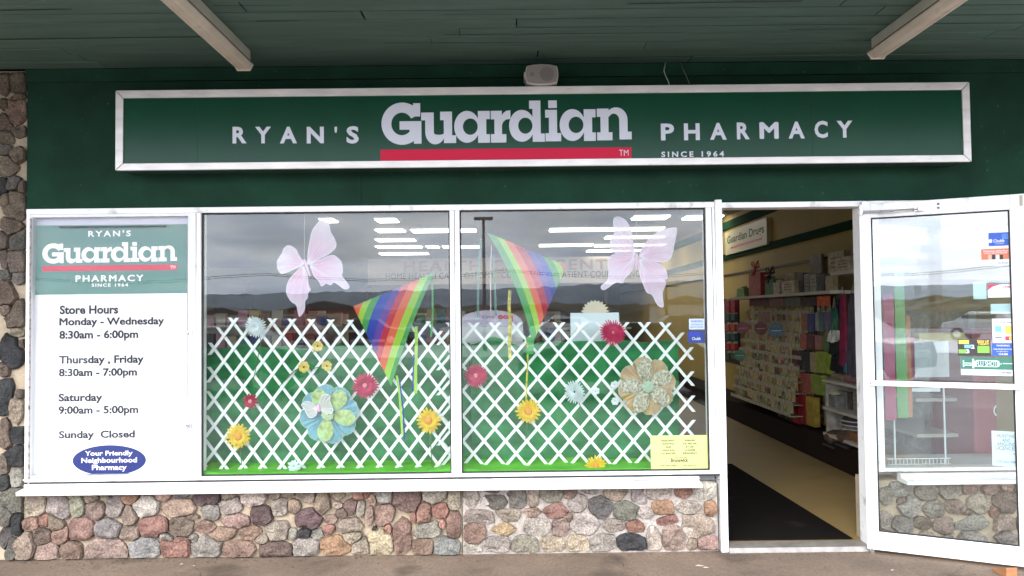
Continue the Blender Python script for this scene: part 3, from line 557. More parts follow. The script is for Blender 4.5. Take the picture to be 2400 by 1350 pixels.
build('pivot', MB().tube([e1+Vector((0,0,-.016)), e1+Vector((0,0,.016))], .013, 12), CHROME, ca_); build('pivot', MB().tube([e3+Vector((0,0,-.01)), e3+Vector((0,0,.01))], .013, 12), CHROME, ca_)
build('mounting_plate', dbox(s_-.03, s_+.03, z_-.012, z_+.012, .0, .012), CHROME, ca_, bevel=.002)
c = P(2025, 478, -.03); build('frame_bracket', MB().box(c.x-.018, c.x+.018, -.05, -.009, c.z-.014, c.z+.014), CHROME, ca_, bevel=.003)
# stickers on the door
def drect(x0, x1, y0, y1, d=.0):
    a = [dp(x0, (y0+y1)/2, d)[0], dp(x1, (y0+y1)/2, d)[0], dp((x0+x1)/2, y1, d)[1], dp((x0+x1)/2, y0, d)[1]]; return a
def dfn(d): return lambda u, v, e=0: d3(u, v, d+e)
DS = -.0168
def dst(label, r, m_, parent=None, d=DS, name='sticker'):
    a, b, c_, d_ = drect(*r, d); o = build(name, dbox(a, b, c_, d_, d-.0006, d), m_, parent or door); 
    if label: o['label'] = label
    return o
def dtx(parent, lines, m_, d=DS+.0016, bold=.015, name='lettering', sp=1.0):
    mb = MB()
    for s, r in lines: tmesh(mb, s, dfn(d), drect(*r, d), bold, sp)
    return build(name, mb, m_, parent)
PW = mat('print_white', (.78,.78,.8), .5, linear=True); PK = mat('print_black', (.02,.02,.02), .5, linear=True); DB = mat('print_blue', (.02,.09,.48), .5, linear=True)
PO = mat('print_orange', (.62,.16,.07), .5, linear=True); PR = mat('print_red', (.6,.03,.08), .5, linear=True); PY = mat('print_yellow', (.8,.58,.08), .5, linear=True); PG = mat('print_lime', (.2,.5,.06), .5, linear=True); LB = mat('print_light_blue', (.16,.42,.75), .5, linear=True); DG = mat('print_dark_green', (.03,.17,.11), .5, linear=True); TAN = mat('print_tan', (.55,.4,.3), .5, linear=True)
o = dst('blue sticker with white word', (2317,2366,545,576), DB); dtx(o, [('Chubb', (2328,2354,560.5,568)), ('Security Systems', (2333,2353,570,572.5))], PW)
dst(None, (2318,2325,561,569), PW, o, DS+.0014, 'emblem'); 
for i in range(5): dst(None, (2348,2365,548+i*2.6,549+i*2.6), LB, o, DS+.0014, 'stripe')
o = dst('orange and white sticker', (2300,2367,583,622), PW); dst(None, (2300,2367,583,608), PO, o, DS+.0014, 'orange_band'); dtx(o, [('Medication advice from', (2305,2363,586,590)), ('your pharmacist', (2306,2361,591,595))], PW, DS+.003)
for i, mm in enumerate((TAN, PK, PW, PK)): dst(None, (2316+i*9,2324+i*9,597,608), mm, o, DS+.003, 'picture')
dtx(o, [('Medicine', (2306,2329,617,619.5)), ('Med Review', (2338,2363,614,618))], PK)
o = dst('red and white member sticker', (2315,2371,667,697), PW)
a, b, c_, d_ = drect(2315,2345,667,680, DS+.0014); tri = MB(); tri.add([d3(a,d_,DS+.0014), d3(a,c_,DS+.0014), d3(a+(b-a)*.4,c_+(d_-c_)*.65,DS+.0014), d3(b,d_,DS+.0014)], [(0,1,2,3)]); build('red_corner', tri, PR, o)
dtx(o, [('CFIB', (2349,2368,670,675))], PR, DS+.002, .03); dtx(o, [('member', (2341,2368,678,680)), ('proud member of business', (2336,2368,684,686)), ('FCEI', (2320,2329,690,693)), ('cfib.ca', (2346,2368,691,693))], mat('print_grey', (.3,.3,.32), linear=True))
dst('plain pale blue card', (2322,2370,712,735), mat('pale_card', (.55,.75,.78), linear=True), d=DS-.01); dst('plain pale blue card', (2281,2312,661,701), mat('pale_card', (.55,.75,.78), linear=True), d=DS-.01)
o = dst('white card payment sticker with four logos', (2326,2375,747,803), PW); dtx(o, [('We Welcome', (2331,2370,752,758))], INK, bold=0)
dst(None, (2332,2347,764,778), LB, o, DS+.0014, 'blue_logo'); dst(None, (2356,2371,763,783), PY, o, DS+.0014, 'orange_logo'); dst(None, (2332,2349,789,791.5), INK, o, DS+.0014, 'logo_line')
dtx(o, [('VISA', (2333,2348,793,797))], DB); dst(None, (2356,2372,788,798), PR, o, DS+.0014, 'red_logo'); dtx(o, [('O', (2365,2372,788.5,797.5))], PY, DS+.003, .12)
o = dst('black points sticker', (2245,2322,795,834), mat('print_charcoal', (.035,.03,.03), linear=True)); dst(None, (2247,2271,797,806), PY, o, DS+.0014, 'yellow_block'); dst(None, (2260,2276,808,816), LB, o, DS+.0014, 'blue_block'); dst(None, (2247,2264,819,828), PG, o, DS+.0014, 'green_block')
dtx(o, [('2', (2276,2284,808,817)), ('3', (2264,2272,819,828))], PW, bold=.04); dtx(o, [('SIGN UP', (2290,2318,797,803)), ('TODAY!', (2292,2318,803,809))], PY, bold=.03); dst(None, (2291,2319,811,827), PG, o, DS+.0014, 'card_picture')
o = dst('blue warning sticker', (2325,2375,805,834), DB); dtx(o, [('WARNING', (2335,2366,808,812)), ('THESE PREMISES PROTECTED', (2328,2372,817,820)), ('BY SECURITY', (2336,2363,823,825)), ('CHUBB', (2340,2362,828,832))], PW, bold=.01)
o = dst('green and white sticker with syringe outline', (2252,2379,838,880), PW); dst(None, (2252,2379,838,866), DG, o, DS+.0014, 'green_band')
sy = MB(); d_ = DS+.003
def sbox(x0, x1, y0, y1, dd): a, b, c2, e2_ = drect(x0, x1, y0, y1, dd); return a, b, c2, e2_
for rct in ((2257,2259.5,844,860),(2259,2279,850,851.2),(2259,2279,855.5,856.7),(2279,2283,841,863),(2283,2287,846,859),(2287,2338,844.5,845.7),(2287,2338,858.8,860),(2338,2342,846,859),(2351,2373,851.5,853)):
    a, b, c2, e2_ = sbox(*rct, d_); sy.quad(d3(a,c2,d_), d3(b,c2,d_), d3(b,e2_,d_), d3(a,e2_,d_))
build('syringe_outline', sy, PW, o); dtx(o, [('FLU SHOT', (2288,2337,846,858.5))], PW, DS+.003, .0); dtx(o, [('GET YOUR', (2262,2278,852,855)), ('NOW', (2340,2349,851,855))], PW, DS+.003, 0)
dtx(o, [('Ask your pharmacist', (2257,2303,871.5,875))], INK, bold=0); dtx(o, [('Guardian', (2339,2371,870,876))], INK, bold=.02)
o = dst('white licence notice taped behind the glass', (2325,2388,1011,1093), mat('pale_notice', (.62,.74,.78), linear=True), d=DS-.009)
dtx(o, [('HUNTING', (2337,2380,1018,1026)), ('AND', (2349,2368,1028,1036)), ('ANGLING', (2337,2380,1037,1045)), ('LICENCES', (2334,2382,1046,1055)), ('New', (2374,2384,1062,1066)), ('FOR SALE HERE', (2336,2384,1080,1085))], INK, DS-.0085, 0)
wq = PZ(2364, 1350, 0)
m = MB().prismx([(wq.y-.03, 0), (wq.y-.03, .055), (wq.y+.10, .012), (wq.y+.10, 0)], wq.x-.03, wq.x+.03)
tag(build('door_wedge', m, mat('orange_brown_wood', (.36,.15,.06), .7, linear=True, var=.15, vs=10, stretch=(1,.2,4)), bevel=.002), 'small orange-brown wooden wedge on the pavement under the open door', 'door wedge')

for ci, (a_, b_) in enumerate((((-1.9,-.1),(-1.2,-1.3)), ((.6,-.05),(.95,-1.2)), ((2.6,-.3),(1.9,-1.0)))):
    m = MB(); n = 22; rk_ = random.Random(ci); vs = []
    for i in range(n+1):
        t_ = i/n; x_ = a_[0]+(b_[0]-a_[0])*t_+rk_.uniform(-.02, .02); y_ = a_[1]+(b_[1]-a_[1])*t_; w_ = rk_.uniform(.0008, .0028); vs += [(x_-w_, y_, .0015), (x_+w_, y_, .0015)]
    m.add(vs, [(2*i, 2*i+1, 2*i+3, 2*i+2) for i in range(n)]); tag(build('pavement_crack', m, mat('crack_dark', (.05,.04,.03), .95, linear=True)), ('thin crack in the pavement below the left window','thin crack in the pavement below the right window','thin crack in the pavement before the doorway')[ci], kind='structure')
# litter and dirt flecks where the pavement meets the wall
rl = random.Random(8); m = MB()
for i in range(900):
    x_ = rl.uniform(-3.2, 3.3); y_ = -abs(rl.gauss(0, .07))-.005 if rl.random() < .75 else -rl.random()*.9; s_ = rl.uniform(.002, .009); a_ = rl.random()*6; c_, n_ = math.cos(a_)*s_, math.sin(a_)*s_
    m.add([(x_-c_, y_-n_, .001), (x_+n_*.6, y_-c_*.6, .003), (x_+c_, y_+n_, .001), (x_-n_*.6, y_+c_*.6, .005)], [(0,1,2,3)])
tag(build('pavement_litter', m, mat('litter', (.16,.12,.085), .9, linear=True, var=.6, vs=5)), 'tiny leaf and grit flecks along the foot of the wall', 'litter', kind='stuff')
for px_, py_, w_ in ((425,1323,.014), (1640,1327,.03), (2092,1337,.012), (1655,1331,.02), (455,1327,.008)):
    q = PZ(px_, py_, .002); tag(build('paper_scrap', MB().add([(q.x-w_, q.y, .003), (q.x+w_*.3, q.y-w_*.4, .004), (q.x+w_, q.y+.002, .003), (q.x-w_*.2, q.y+w_*.5, .007)], [(0,1,2,3)]), mat('pale_scrap', (.5,.42,.34), .8, linear=True)), {425:'pale scrap on the pavement below the hours poster',1640:'long pale leaf on the pavement left of the doorway',2092:'white speck on the pavement below the door edge',1655:'small curled leaf tip beside the long pale leaf',455:'tiny pale crumb right of the scrap below the poster'}[px_], 'litter')
# ================================================================== WINDOW DISPLAY
rd = random.Random(21)
YL = .15
PLAT = mat('platform_white', (.6,.6,.6), .6, linear=True); PLG = mat('platform_grey_base', (.16,.16,.15), .7, linear=True)
zp_ = Z(1110, .03)-.01
pt = thing('display_platform', 'low white display platform inside the wide window', 'platform', (X(1070), .35, .03))
build('top_box', MB().box(xs_['a'], xs_['f'], .125, .62, .12, zp_), PLAT, pt); build('base', MB().box(xs_['a'], xs_['f'], .13, .60, .03, .12), PLG, pt)
pt3 = thing('display_platform', 'low white display platform behind the window right of the entrance', 'platform', (3, .35, .03))
build('top_box', MB().box(P(2016,1150,.66).x, 3.9, .125, .66, .17, .46), PLAT, pt3); build('base', MB().box(P(2016,1150,.66).x+.005, 3.9, .13, .64, .03, .17), PLG, pt3)
# bright green cloth on the platform, darker backdrop cloth behind the lattice
LIME = mat('lime_cloth', (.10,.50,.02), .7, linear=True, var=.1, vs=5, bump=.003, bs=12, transl=.2)
GCL = mat('green_cloth', (.038,.29,.09), .8, linear=True, var=.4, vs=3.5, stretch=(1,1,2.5), bump=.004, bs=9, transl=.25)
def drape(x0, x1, z0, z1, y, amp, seed, nx=90, nz=14, top=None):
    m = MB(); vs = []
    for j in range(nz+1):
        for i in range(nx+1):
            u = i/nx; v = j/nz; x = x0+(x1-x0)*u; z = z0+(z1-z0)*v
            f = amp*(noise.noise((x*6, seed, z*1.1))*1.0+.5*noise.noise((x*15, seed+4, z*2.5)))
            if top and j == nz: z += top*noise.noise((x*5, seed, 2))
            vs.append((x, y+f, z))
    m.add(vs, [(j*(nx+1)+i, j*(nx+1)+i+1, (j+1)*(nx+1)+i+1, (j+1)*(nx+1)+i) for j in range(nz) for i in range(nx)]); return m
for a, b, ax, lb_ in ((471, 1058, 0, 'bright green cloth laid along the bottom of the left window'), (1079, 1660, 0, 'bright green cloth laid along the bottom of the right window')):
    m = MB(); vs = []; x0, x1 = X(a, .05), X(b, .05)
    prof = [(.042, 0), (.045, .022), (.06, .03), (.10, .026), (.17, .04), (.23, .06)]
    nx = 60
    for j, (yy, dz) in enumerate(prof):
        for i in range(nx+1):
            x = x0+(x1-x0)*i/nx; e_ = max(0, (abs(i/nx-.5)-.42)*10)
            vs.append((x, yy, zp_+dz*(1+.3*noise.noise((x*4, j, 1)))+e_*.02*(j > 0)))
    m.add(vs, [(j*(nx+1)+i, j*(nx+1)+i+1, (j+1)*(nx+1)+i+1, (j+1)*(nx+1)+i) for j in range(len(prof)-1) for i in range(nx)])
    tag(build('green_cloth', m, LIME, smooth=True), lb_, 'cloth')
zt_ = Z(806, .26)
tag(build('backdrop_cloth', drape(X(482,.26), X(1100,.26), zp_, zt_, .262, .034, 2, top=.05), GCL, smooth=True), 'green backdrop cloth hanging behind the lattice in the left window', 'cloth')
tag(build('backdrop_cloth', drape(X(1102,.26), X(1588,.26), zp_, zt_+.01, .262, .034, 9, top=.05), GCL, smooth=True), 'green backdrop cloth hanging behind the lattice in the right window', 'cloth')
# lattice panels
LATW = mat('lattice_plastic', (.78,.80,.78), .45, linear=True, var=.04)
def clip_line(x, y, dx, dy, poly):
    t0, t1 = -1e9, 1e9; n = len(poly)
    for i in range(n):
        ax_, ay = poly[i]; bx, by = poly[(i+1) % n]; ex_, ey = bx-ax_, by-ay
        den = ex_*dy-ey*dx; num = ex_*(ay-y)-ey*(ax_-x)
        # inside when cross(e, p-a) >= 0 (clockwise on screen, y down)
        # f(t)= ex*(y+t dy - ay) - ey*(x+t dx - ax) >= 0
        f0 = ex_*(y-ay)-ey*(x-ax_)
        if abs(den) < 1e-9:
            if f0 < 0: return None
            continue
        t = -f0/den
        if den > 0: t0 = max(t0, t)
        else: t1 = min(t1, t)
    return (t0, t1) if t1-t0 > 14 else None
def lattice(label, poly, nx0, ny0, wpx, hpx, ypl):
    cx0 = sum(p[0] for p in poly)/len(poly)
    t = thing('lattice_panel', label, 'lattice', P(cx0, 1100, ypl), 'white expanding lattice panels in the window')
    for sgn in (1, -1):
        L_ = math.hypot(wpx, hpx); dx, dy = sgn*wpx/L_, hpx/L_
        for k in range(-30, 40):
            r_ = clip_line(nx0+k*wpx, ny0, dx, dy, poly)
            if not r_: continue
            a = (nx0+k*wpx+dx*r_[0], ny0+dy*r_[0]); b = (nx0+k*wpx+dx*r_[1], ny0+dy*r_[1])
            y_ = ypl+(.0045 if sgn > 0 else -.0045); pa, pb_ = P(*a, y_), P(*b, y_)
            d_ = (pb_-pa).normalized(); nrm = Vector((-d_.z, 0, d_.x))*.0088
            # ends cut level
            cut = Vector((.0088/abs(d_.z), 0, 0)) if abs(d_.z) > .3 else nrm
            q = [pa-cut, pa+cut, pb_+cut, pb_-cut]
            build('slat', MB().prism([(v.x, v.z) for v in q], y_-.004, y_+.004), LATW, t)
lattice('white lattice panel across the left window', [(522,744),(1012,753),(1058,800),(1060,1100),(478,1103),(492,800)], 547.7, 756.4, 45.6, 60.3, YL)
lattice('white lattice panel across the right window', [(1026,756),(1568,755),(1600,778),(1622,812),(1630,1097),(1026,1097)], 1109.8, 769, 50, 58.8, YL+.022)
# ---- flowers
STEM = mat('flower_stem', (.10,.16,.05), .7, linear=True)
def petal_fan(m, c, n, r0, r1, wd, lift, ang0, tiltx=0, tiltz=0, sq=1.0, rj=.12):
    for k in range(n):
        a = ang0+2*math.pi*(k+rd.uniform(-.15,.15))/n; r_ = r1*rd.uniform(1-rj, 1.02); ca, sa = math.cos(a), math.sin(a)
        pts = []
        for t, ww, ly in ((0, .35, 0), (.45, 1, lift*.6), (.85, .9, lift), (1.0, .3, lift*.9)):
            rr = r0+(r_-r0)*t; pts.append((rr, ww*wd/2, ly))
        vs = []
        for rr, ww, ly in pts:
            for s_ in (-1, 1):
                u = rr*ca-s_*ww*sa; v = rr*sa+s_*ww*ca
                vs.append((c[0]+u*sq, c[1]-.004-ly*r1+(u*tiltx+v*tiltz), c[2]+v))
        vs2 = []
        m.add(vs, [(0,1,3,2),(2,3,5,4),(4,5,7,6)])
def flower(px, py, rpx, y, petal_m, center_m, label, kind='daisy', layers=3, n=18, tx=0, tz=0, sq=1.0, stem=None, group=None, cr=.25):
    c = P(px, py, y); k = (y+D)/F; R_ = rpx*k
    t = thing('fabric_flower', label, 'artificial flower', c, group)
    m = MB()
    for l in range(layers): petal_fan(m, (c.x, c.y-.004*l, c.z), n-2*l, R_*.1, R_*(1-.17*l), R_*(2.3/n*1.5) if n > 9 else R_*.75, .10+.12*l, rd.random()*3, tx, tz, sq)
    build('petals', m, petal_m, t)
    if center_m: cm = MB(); cm.ball((c.x, c.y-.012-R_*.12, c.z), R_*cr*sq, R_*.12, R_*cr, 12, 6); build('flower_center', cm, center_m, t, smooth=True)
    if stem:
        q = [Vector((c.x, c.y+.01, c.z))]+[P(a, b, y+.012) for a, b in stem]; build('stem', MB().tube(q, .0028, 5), STEM, t, smooth=True)
    return t
YP = mat('petal_yellow', (.80,.56,.02), .6, linear=True, transl=.3, var=.15, vs=30); YO = mat('daisy_center_orange', (.62,.27,.03), .8, linear=True, bump=.001, bs=600)
RP = mat('petal_raspberry', (.56,.03,.11), .6, linear=True, transl=.3, var=.25, vs=30); RC = mat('raspberry_center', (.62,.20,.22), .8, linear=True)
WP = mat('petal_white', (.70,.78,.78), .6, linear=True, transl=.3, var=.1, vs=30); RD = mat('petal_crimson', (.42,.01,.05), .6, linear=True, transl=.3, var=.2, vs=30)
DY = mat('dark_brown_center', (.10,.05,.02), .8, linear=True); PYL = mat('petal_pale_yellow', (.72,.55,.12), .6, linear=True, transl=.3, var=.2, vs=40)
flower(560, 1022, 31, .12, YP, YO, 'yellow daisy at the lower left of the left window lattice', stem=[(566,1090)], cr=.3)
flower(1005, 985, 31, .12, YP, YO, 'yellow daisy near the right edge of the left window', stem=[(1013,1095)], cr=.3)
flower(1238, 963, 31, .13, YP, YO, 'yellow daisy at the middle left of the right window', stem=[(1232,1030)], cr=.3)
flower(1396, 1092, 27, .12, YP, YO, 'yellow daisy resting low on the green cloth of the right window', cr=.3)
flower(857, 903, 32, .12, RP, RC, 'raspberry gerbera below the kite in the left window', n=26, tx=.2, cr=.2)
flower(1115, 880, 30, .12, RP, RC, 'raspberry gerbera beside the middle mullion in the right window', n=26, tx=-.3, cr=.2)
flower(1436, 779, 32, .10, RP, RC, 'raspberry gerbera at the lattice top in front of the white sheet', n=30, layers=4, tz=.7, cr=.12)
flower(588, 940, 19, .12, RD, RC, 'small crimson flower at the left of the left window', n=12, cr=.25)
flower(600, 766, 27, .10, WP, None, 'white chrysanthemum at the lattice top in the left window', n=24, layers=4, tz=-.3, stem=[(612,800),(600,860),(592,900)])
flower(1346, 918, 29, .11, WP, None, 'white chrysanthemum behind the lattice middle of the right window', n=24, layers=4, tx=-.9, sq=.8, stem=[(1360,952),(1352,990)])
flower(690, 1092, 16, .10, WP, None, 'small white flower low on the green cloth of the left window', n=10)
for a, b, lb_ in ((1396, 917, 'leftmost of the three tiny white blossoms in the right window'), (1440, 901, 'topmost of the three tiny white blossoms in the right window'), (1441, 940, 'lowest of the three tiny white blossoms in the right window')):
    flower(a, b, 10, .12, WP, None, lb_, n=6, layers=1)
flower(745, 811, 13, .12, PYL, DY, 'topmost small pale yellow blossom in the left window', n=7, layers=1, cr=.15)
flower(713, 860, 14, .11, PYL, DY, 'lower left small yellow blossom on a twig in the left window', n=7, layers=1, stem=[(690,868),(668,890)], cr=.15)
flower(767, 857, 13, .11, PYL, DY, 'right small yellow blossom on a twig in the left window', n=6, layers=1, stem=[(740,862),(726,866)], cr=.15)
tag(build('twig', MB().tube([P(655,905,.12), P(690,872,.118), P(713,850,.116), P(735,825,.118), P(748,808,.12)], .0025, 5), STEM, smooth=True), 'thin leafy twig linking the small yellow blossoms', 'twig')
def leafm(m, c, a, ln, wd, y):
    ca, sa = math.cos(a), math.sin(a); vs = [(c.x, y, c.z)]
    for t, w_ in ((.3, .8), (.6, 1), (.85, .6)):
        for s_ in (-1, 1): vs.append((c.x+ca*ln*t-s_*sa*wd*w_/2, y-.004*t, c.z+sa*ln*t+s_*ca*wd*w_/2))
    vs.append((c.x+ca*ln, y, c.z+sa*ln)); m.add(vs, [(0,1,2),(1,3,4,2),(3,5,6,4),(5,7,6)])
# big glitter petal flowers
def rose(px, py, rpx, y, cols, label, seed, base_m, pet_m, ctr_m, angs):
    r = random.Random(seed); c = P(px, py, y); k = (y+D)/F; R_ = rpx*k
    t = thing('glitter_flower', label, 'artificial flower', c)
    nb = 8
    for i in range(nb):
        a0 = 2*math.pi*i/nb+.2; pts = []
        for q in range(15):
            th = -1+2*q/14; rr = R_*(.76+.24*math.sqrt(max(0, 1-(abs(th))**2.2)))*r.uniform(.985, 1.01); aa = a0+th*math.pi/nb*1.08
            pts.append((c.x+rr*math.cos(aa), c.z+rr*math.sin(aa)))
        m = MB(); cc = (c.x, y-.006, c.z); inner = [(c.x+(p[0]-c.x)*.5, c.z+(p[1]-c.z)*.5) for p in pts]; n = len(pts); dy = .002*(i % 2)
        m.add([(c.x, y+dy, c.z)]+[(p[0], y-.012+dy+.007*math.sin(q_*1.9+i), p[1]) for q_, p in enumerate(inner)]+[(p[0], y+.002+dy-.006*math.cos(q_*1.6+i), p[1]) for q_, p in enumerate(pts)], [(0, j+1, j+2) for j in range(n-1)]+[(j+1, n+j+1, n+j+2, j+2) for j in range(n-1)])
        p_ = build('base_petal', m, base_m, t, smooth=True)
        build('rim', MB().tube([(p[0], y+.001, p[1]) for p in pts], .0014, 5), ctr_m, p_)
    for i, a0 in enumerate(angs):
        pts = []; a0 = math.radians(a0); Rl = R_*.92; wv = R_*.30
        for q in range(17):
            th = math.pi*(-1+2*q/16); u = Rl*(.58+.42*math.cos(th)); v = wv*math.sin(th)*(.55+.45*math.cos(th*.5))*(1.0 if True else 1)
            pts.append((c.x+u*math.cos(a0)-v*math.sin(a0), c.z+u*math.sin(a0)+v*math.cos(a0)))
        cc = (c.x+Rl*.55*math.cos(a0), y-.035, c.z+Rl*.55*math.sin(a0)); n = len(pts)
        m = MB(); m.add([cc]+[(p[0], y-.018, p[1]) for p in pts], [(0, j+1, j+2) for j in range(n-1)])
        p_ = build('top_petal', m, pet_m, t, smooth=True); build('rim', MB().tube([(p[0], y-.018, p[1]) for p in pts], .0014, 5), ctr_m, p_)
    m = MB()
    for q in range(40): 
        a = q*2.4; rr = R_*.2*math.sqrt(q/40); m.ball((c.x+rr*math.cos(a), y-.045+.3*rr, c.z+rr*math.sin(a)), R_*.035, nu=6, nv=4)
    build('flower_center', m, ctr_m, t, smooth=True); return t
rose(771, 970, 69, .09, None, 'large pale blue glitter flower with yellow-green petals in the left window', 3,
     mat('petal_pale_blue', (.20,.42,.50), .5, linear=True, transl=.3, var=.25, vs=14), mat('petal_yellow_green', (.46,.58,.22), .5, linear=True, transl=.3, var=.5, vs=25, dirt=(30,.55,(150,200,180),.7)), mat('pale_green_beads', (.5,.62,.38), .5, linear=True), (55, -12, 260, 118))
rose(1516, 905, 68, .09, None, 'large tan and gold glitter flower with silver petals in the right window', 4,
     mat('petal_tan', (.52,.36,.20), .5, linear=True, transl=.3, var=.35, vs=12, dirt=(9,.58,(176,150,60),.8)), mat('petal_silver_lace', (.50,.48,.36), .5, linear=True, transl=.3, var=.6, vs=60, dirt=(45,.55,(120,96,60),.8)), mat('sage_beads', (.40,.52,.38), .5, linear=True), (98, 28, 178, 320, 248))
# ---- butterflies
WING = mat('butterfly_gauze', rough=.6, vcol=True, alpha=.93, transl=.3); RIM = mat('wing_rim', (.80,.72,.80), .5, linear=True); BODY = mat('butterfly_body', (.80,.42,.60), .5, linear=True)
STEMW = mat('white_thread', (.6,.6,.6), linear=True)
def butterfly(label, wings, body, orgx, orgz, sc, root, y, cin, cout, th=.012):
    c = P(orgx+root[0]/sc, orgz+root[1]/sc, y); t = thing('gauze_butterfly', label, 'butterfly decoration', c)
    for w_ in wings:
        dense = []
        for i, p in enumerate(w_):
            q = w_[(i+1) % len(w_)]; pr_ = w_[i-1]; q2 = w_[(i+2) % len(w_)]
            for s_ in (0, .25, .5, .75):
                s2, s3 = s_*s_, s_**3
                dense.append(tuple(.5*((2*p[a])+(-pr_[a]+q[a])*s_+(2*pr_[a]-5*p[a]+4*q[a]-q2[a])*s2+(-pr_[a]+3*p[a]-3*q[a]+q2[a])*s3) for a in (0, 1)))
        P3 = [P(orgx+p[0]/sc, orgz+p[1]/sc, y) for p in dense]; n = len(P3); rt_ = min(P3, key=lambda v: (v-c).length); far = max((v-rt_).length for v in P3)
        m = MB(); m.c = []; vs = [rt_]; m.c.append(cin)
        for k, fr in enumerate((.3, .55, .78, 1.0)):
            for v in P3:
                p_ = rt_+(v-rt_)*fr; d_ = min(1, (p_-rt_).length/far*1.25); d_ = d_**.8
                p_ = Vector((p_.x, y-.35*(p_-rt_).length*.35+.004*math.sin((math.atan2(v.z-rt_.z, v.x-rt_.x))*24)*fr, p_.z)); vs.append(p_)
                m.c.append(tuple(a*(1-d_)+b*d_ for a, b in zip(cin, cout)))
        fs = [(0, 1+i, 1+(i+1) % n) for i in range(n)]
        for k in range(3): fs += [(1+k*n+i, 1+(k+1)*n+i, 1+(k+1)*n+(i+1) % n, 1+k*n+(i+1) % n) for i in range(n)]
        m.add(vs, fs); wo_ = build('wing', m, WING, t, smooth=True)
        build('rim', MB().tube(vs[1+3*n:], .0022, 5, closed=True), RIM, wo_, smooth=True)
        vm = MB()
        for q_ in range(2, n, max(3, n//11)): vm.tube([rt_]+[vs[1+k*n+q_]-Vector((0, .0015, 0)) for k in range(4)], [.0016, .0013, .001, .0008, .0006], 4)
        vo = build('veins', vm, RIM, wo_); vo['kind'] = 'stuff'
    a, b = [P(orgx+p[0]/sc, orgz+p[1]/sc, y-.01) for p in body]
    if y > .1: build('string', MB().tube([a, (a.x+.01, y, 2.9)], .0012, 4), STEMW, t)
    build('body', MB().tube([a+(b-a)*s_ for s_ in (0, .12, .3, .6, .9, 1)], [.004, .009, .010, .008, .006, .002], 8), BODY, t, smooth=True)
    return t
PKc, LAV = (.90,.22,.52), (.92,.74,.86)
butterfly('large pink and lavender gauze butterfly hanging tilted in the left window', [
 [(405,640),(415,520),(440,380),(470,260),(530,180),(590,130),(640,135),(670,190),(690,280),(730,350),(748,410),(740,460),(700,500),(630,545),(550,580),(450,640)],
 [(440,650),(560,590),(700,545),(770,580),(810,630),(825,720),(815,780),(850,830),(905,910),(880,940),(830,930),(770,880),(720,860),(680,890),(630,870),(575,905),(550,850),(490,790),(455,720)],
 [(370,620),(310,570),(280,480),(200,430),(140,460),(110,530),(65,600),(60,680),(85,740),(115,760),(180,740),(260,700),(340,660)],
 [(350,665),(270,740),(200,830),(170,900),(175,1000),(210,1060),(250,1100),(290,1130),(310,1200),(330,1260),(365,1220),(385,1160),(385,1080),(415,1040),(420,980),(445,950),(435,925),(415,930),(410,800),(375,700)]],
 [(365,590),(435,795)], 640, 490, 5.0, (390,660), .17, PKc, LAV)
butterfly('large pale lilac gauze butterfly hanging in the right window', [
 [(1375,380),(1355,260),(1340,190),(1300,120),(1250,95),(1215,105),(1210,150),(1220,210),(1190,270),(1185,320),(1215,360),(1290,375)],
 [(1370,400),(1290,375),(1210,375),(1170,430),(1175,500),(1165,570),(1120,610),(1118,635),(1145,640),(1190,610),(1230,585),(1280,590),(1290,560),(1340,510),(1365,450)],
 [(1410,380),(1440,310),(1510,230),(1590,190),(1670,178),(1682,200),(1670,270),(1660,330),(1640,400),(1600,430),(1540,430),(1450,410)],
 [(1410,410),(1500,430),(1560,450),(1600,490),(1612,530),(1605,590),(1580,650),(1575,700),(1580,765),(1555,768),(1530,740),(1500,680),(1460,660),(1440,610),(1425,570),(1405,500)]],
 [(1390,362),(1384,490)], 1060, 480, 3.214, (1391,395), .17, (.90,.34,.60), (.92,.74,.86))
butterfly('small pale paper butterfly sitting on the blue glitter flower', [
 [(470,560),(500,450),(540,330),(640,280),(710,320),(700,400),(745,520),(770,610),(720,665),(620,660),(540,620)],
 [(450,560),(400,490),(330,440),(220,430),(150,500),(200,560),(240,650),(300,740),(380,740),(450,660)]],
 [(460,490),(495,640)], 690, 890, 8.435, (475,570), .05, (.72,.66,.45), (.58,.62,.60))
# ---- kites
KM = {k: mat('kite_'+k, c, .55, linear=True, alpha=.97, transl=.35, bump=.001, bs=30) for k, c in dict(orange=(.90,.16,.06), lime=(.42,.72,.06), green=(.08,.42,.10), blue=(.02,.06,.45), purple=(.14,.05,.38), red=(.60,.02,.06), coral=(.85,.28,.16)).items()}
def kite(label, A, T, B, fr, cols, y, bow):
    t = thing('rainbow_kite', label, 'kite', P((A[0]+T[0]+B[0])/3, (A[1]+T[1]+B[1])/3, y))
    fr = [0]+fr+[1]
    for i in range(len(cols)):
        m = MB(); vs = []; ns, nt_ = 12, 2
        for a in range(nt_+1):
            t_ = fr[i]+(fr[i+1]-fr[i])*a/nt_
            for s_ in range(ns+1):
                s = s_/ns; p0 = (A[0]+(T[0]-A[0])*t_, A[1]+(T[1]-A[1])*t_); p1 = (A[0]+(B[0]-A[0])*t_, A[1]+(B[1]-A[1])*t_)
                bx = bow*4*s*(1-s)*t_; px = p0[0]+(p1[0]-p0[0])*s+bx; py = p0[1]+(p1[1]-p0[1])*s
                yy = y-.05*math.sin(math.pi*min(1, t_))*math.sin(math.pi*s)+.004*noise.noise((px*.05, py*.03, 2)); q = P(px, py, y); vs.append((q.x, yy, q.z))
        m.add(vs, [(a*(ns+1)+s_, a*(ns+1)+s_+1, (a+1)*(ns+1)+s_+1, (a+1)*(ns+1)+s_) for a in range(nt_) for s_ in range(ns)])
        build('stripe', m, KM[cols[i]], t, smooth=True)
    return t
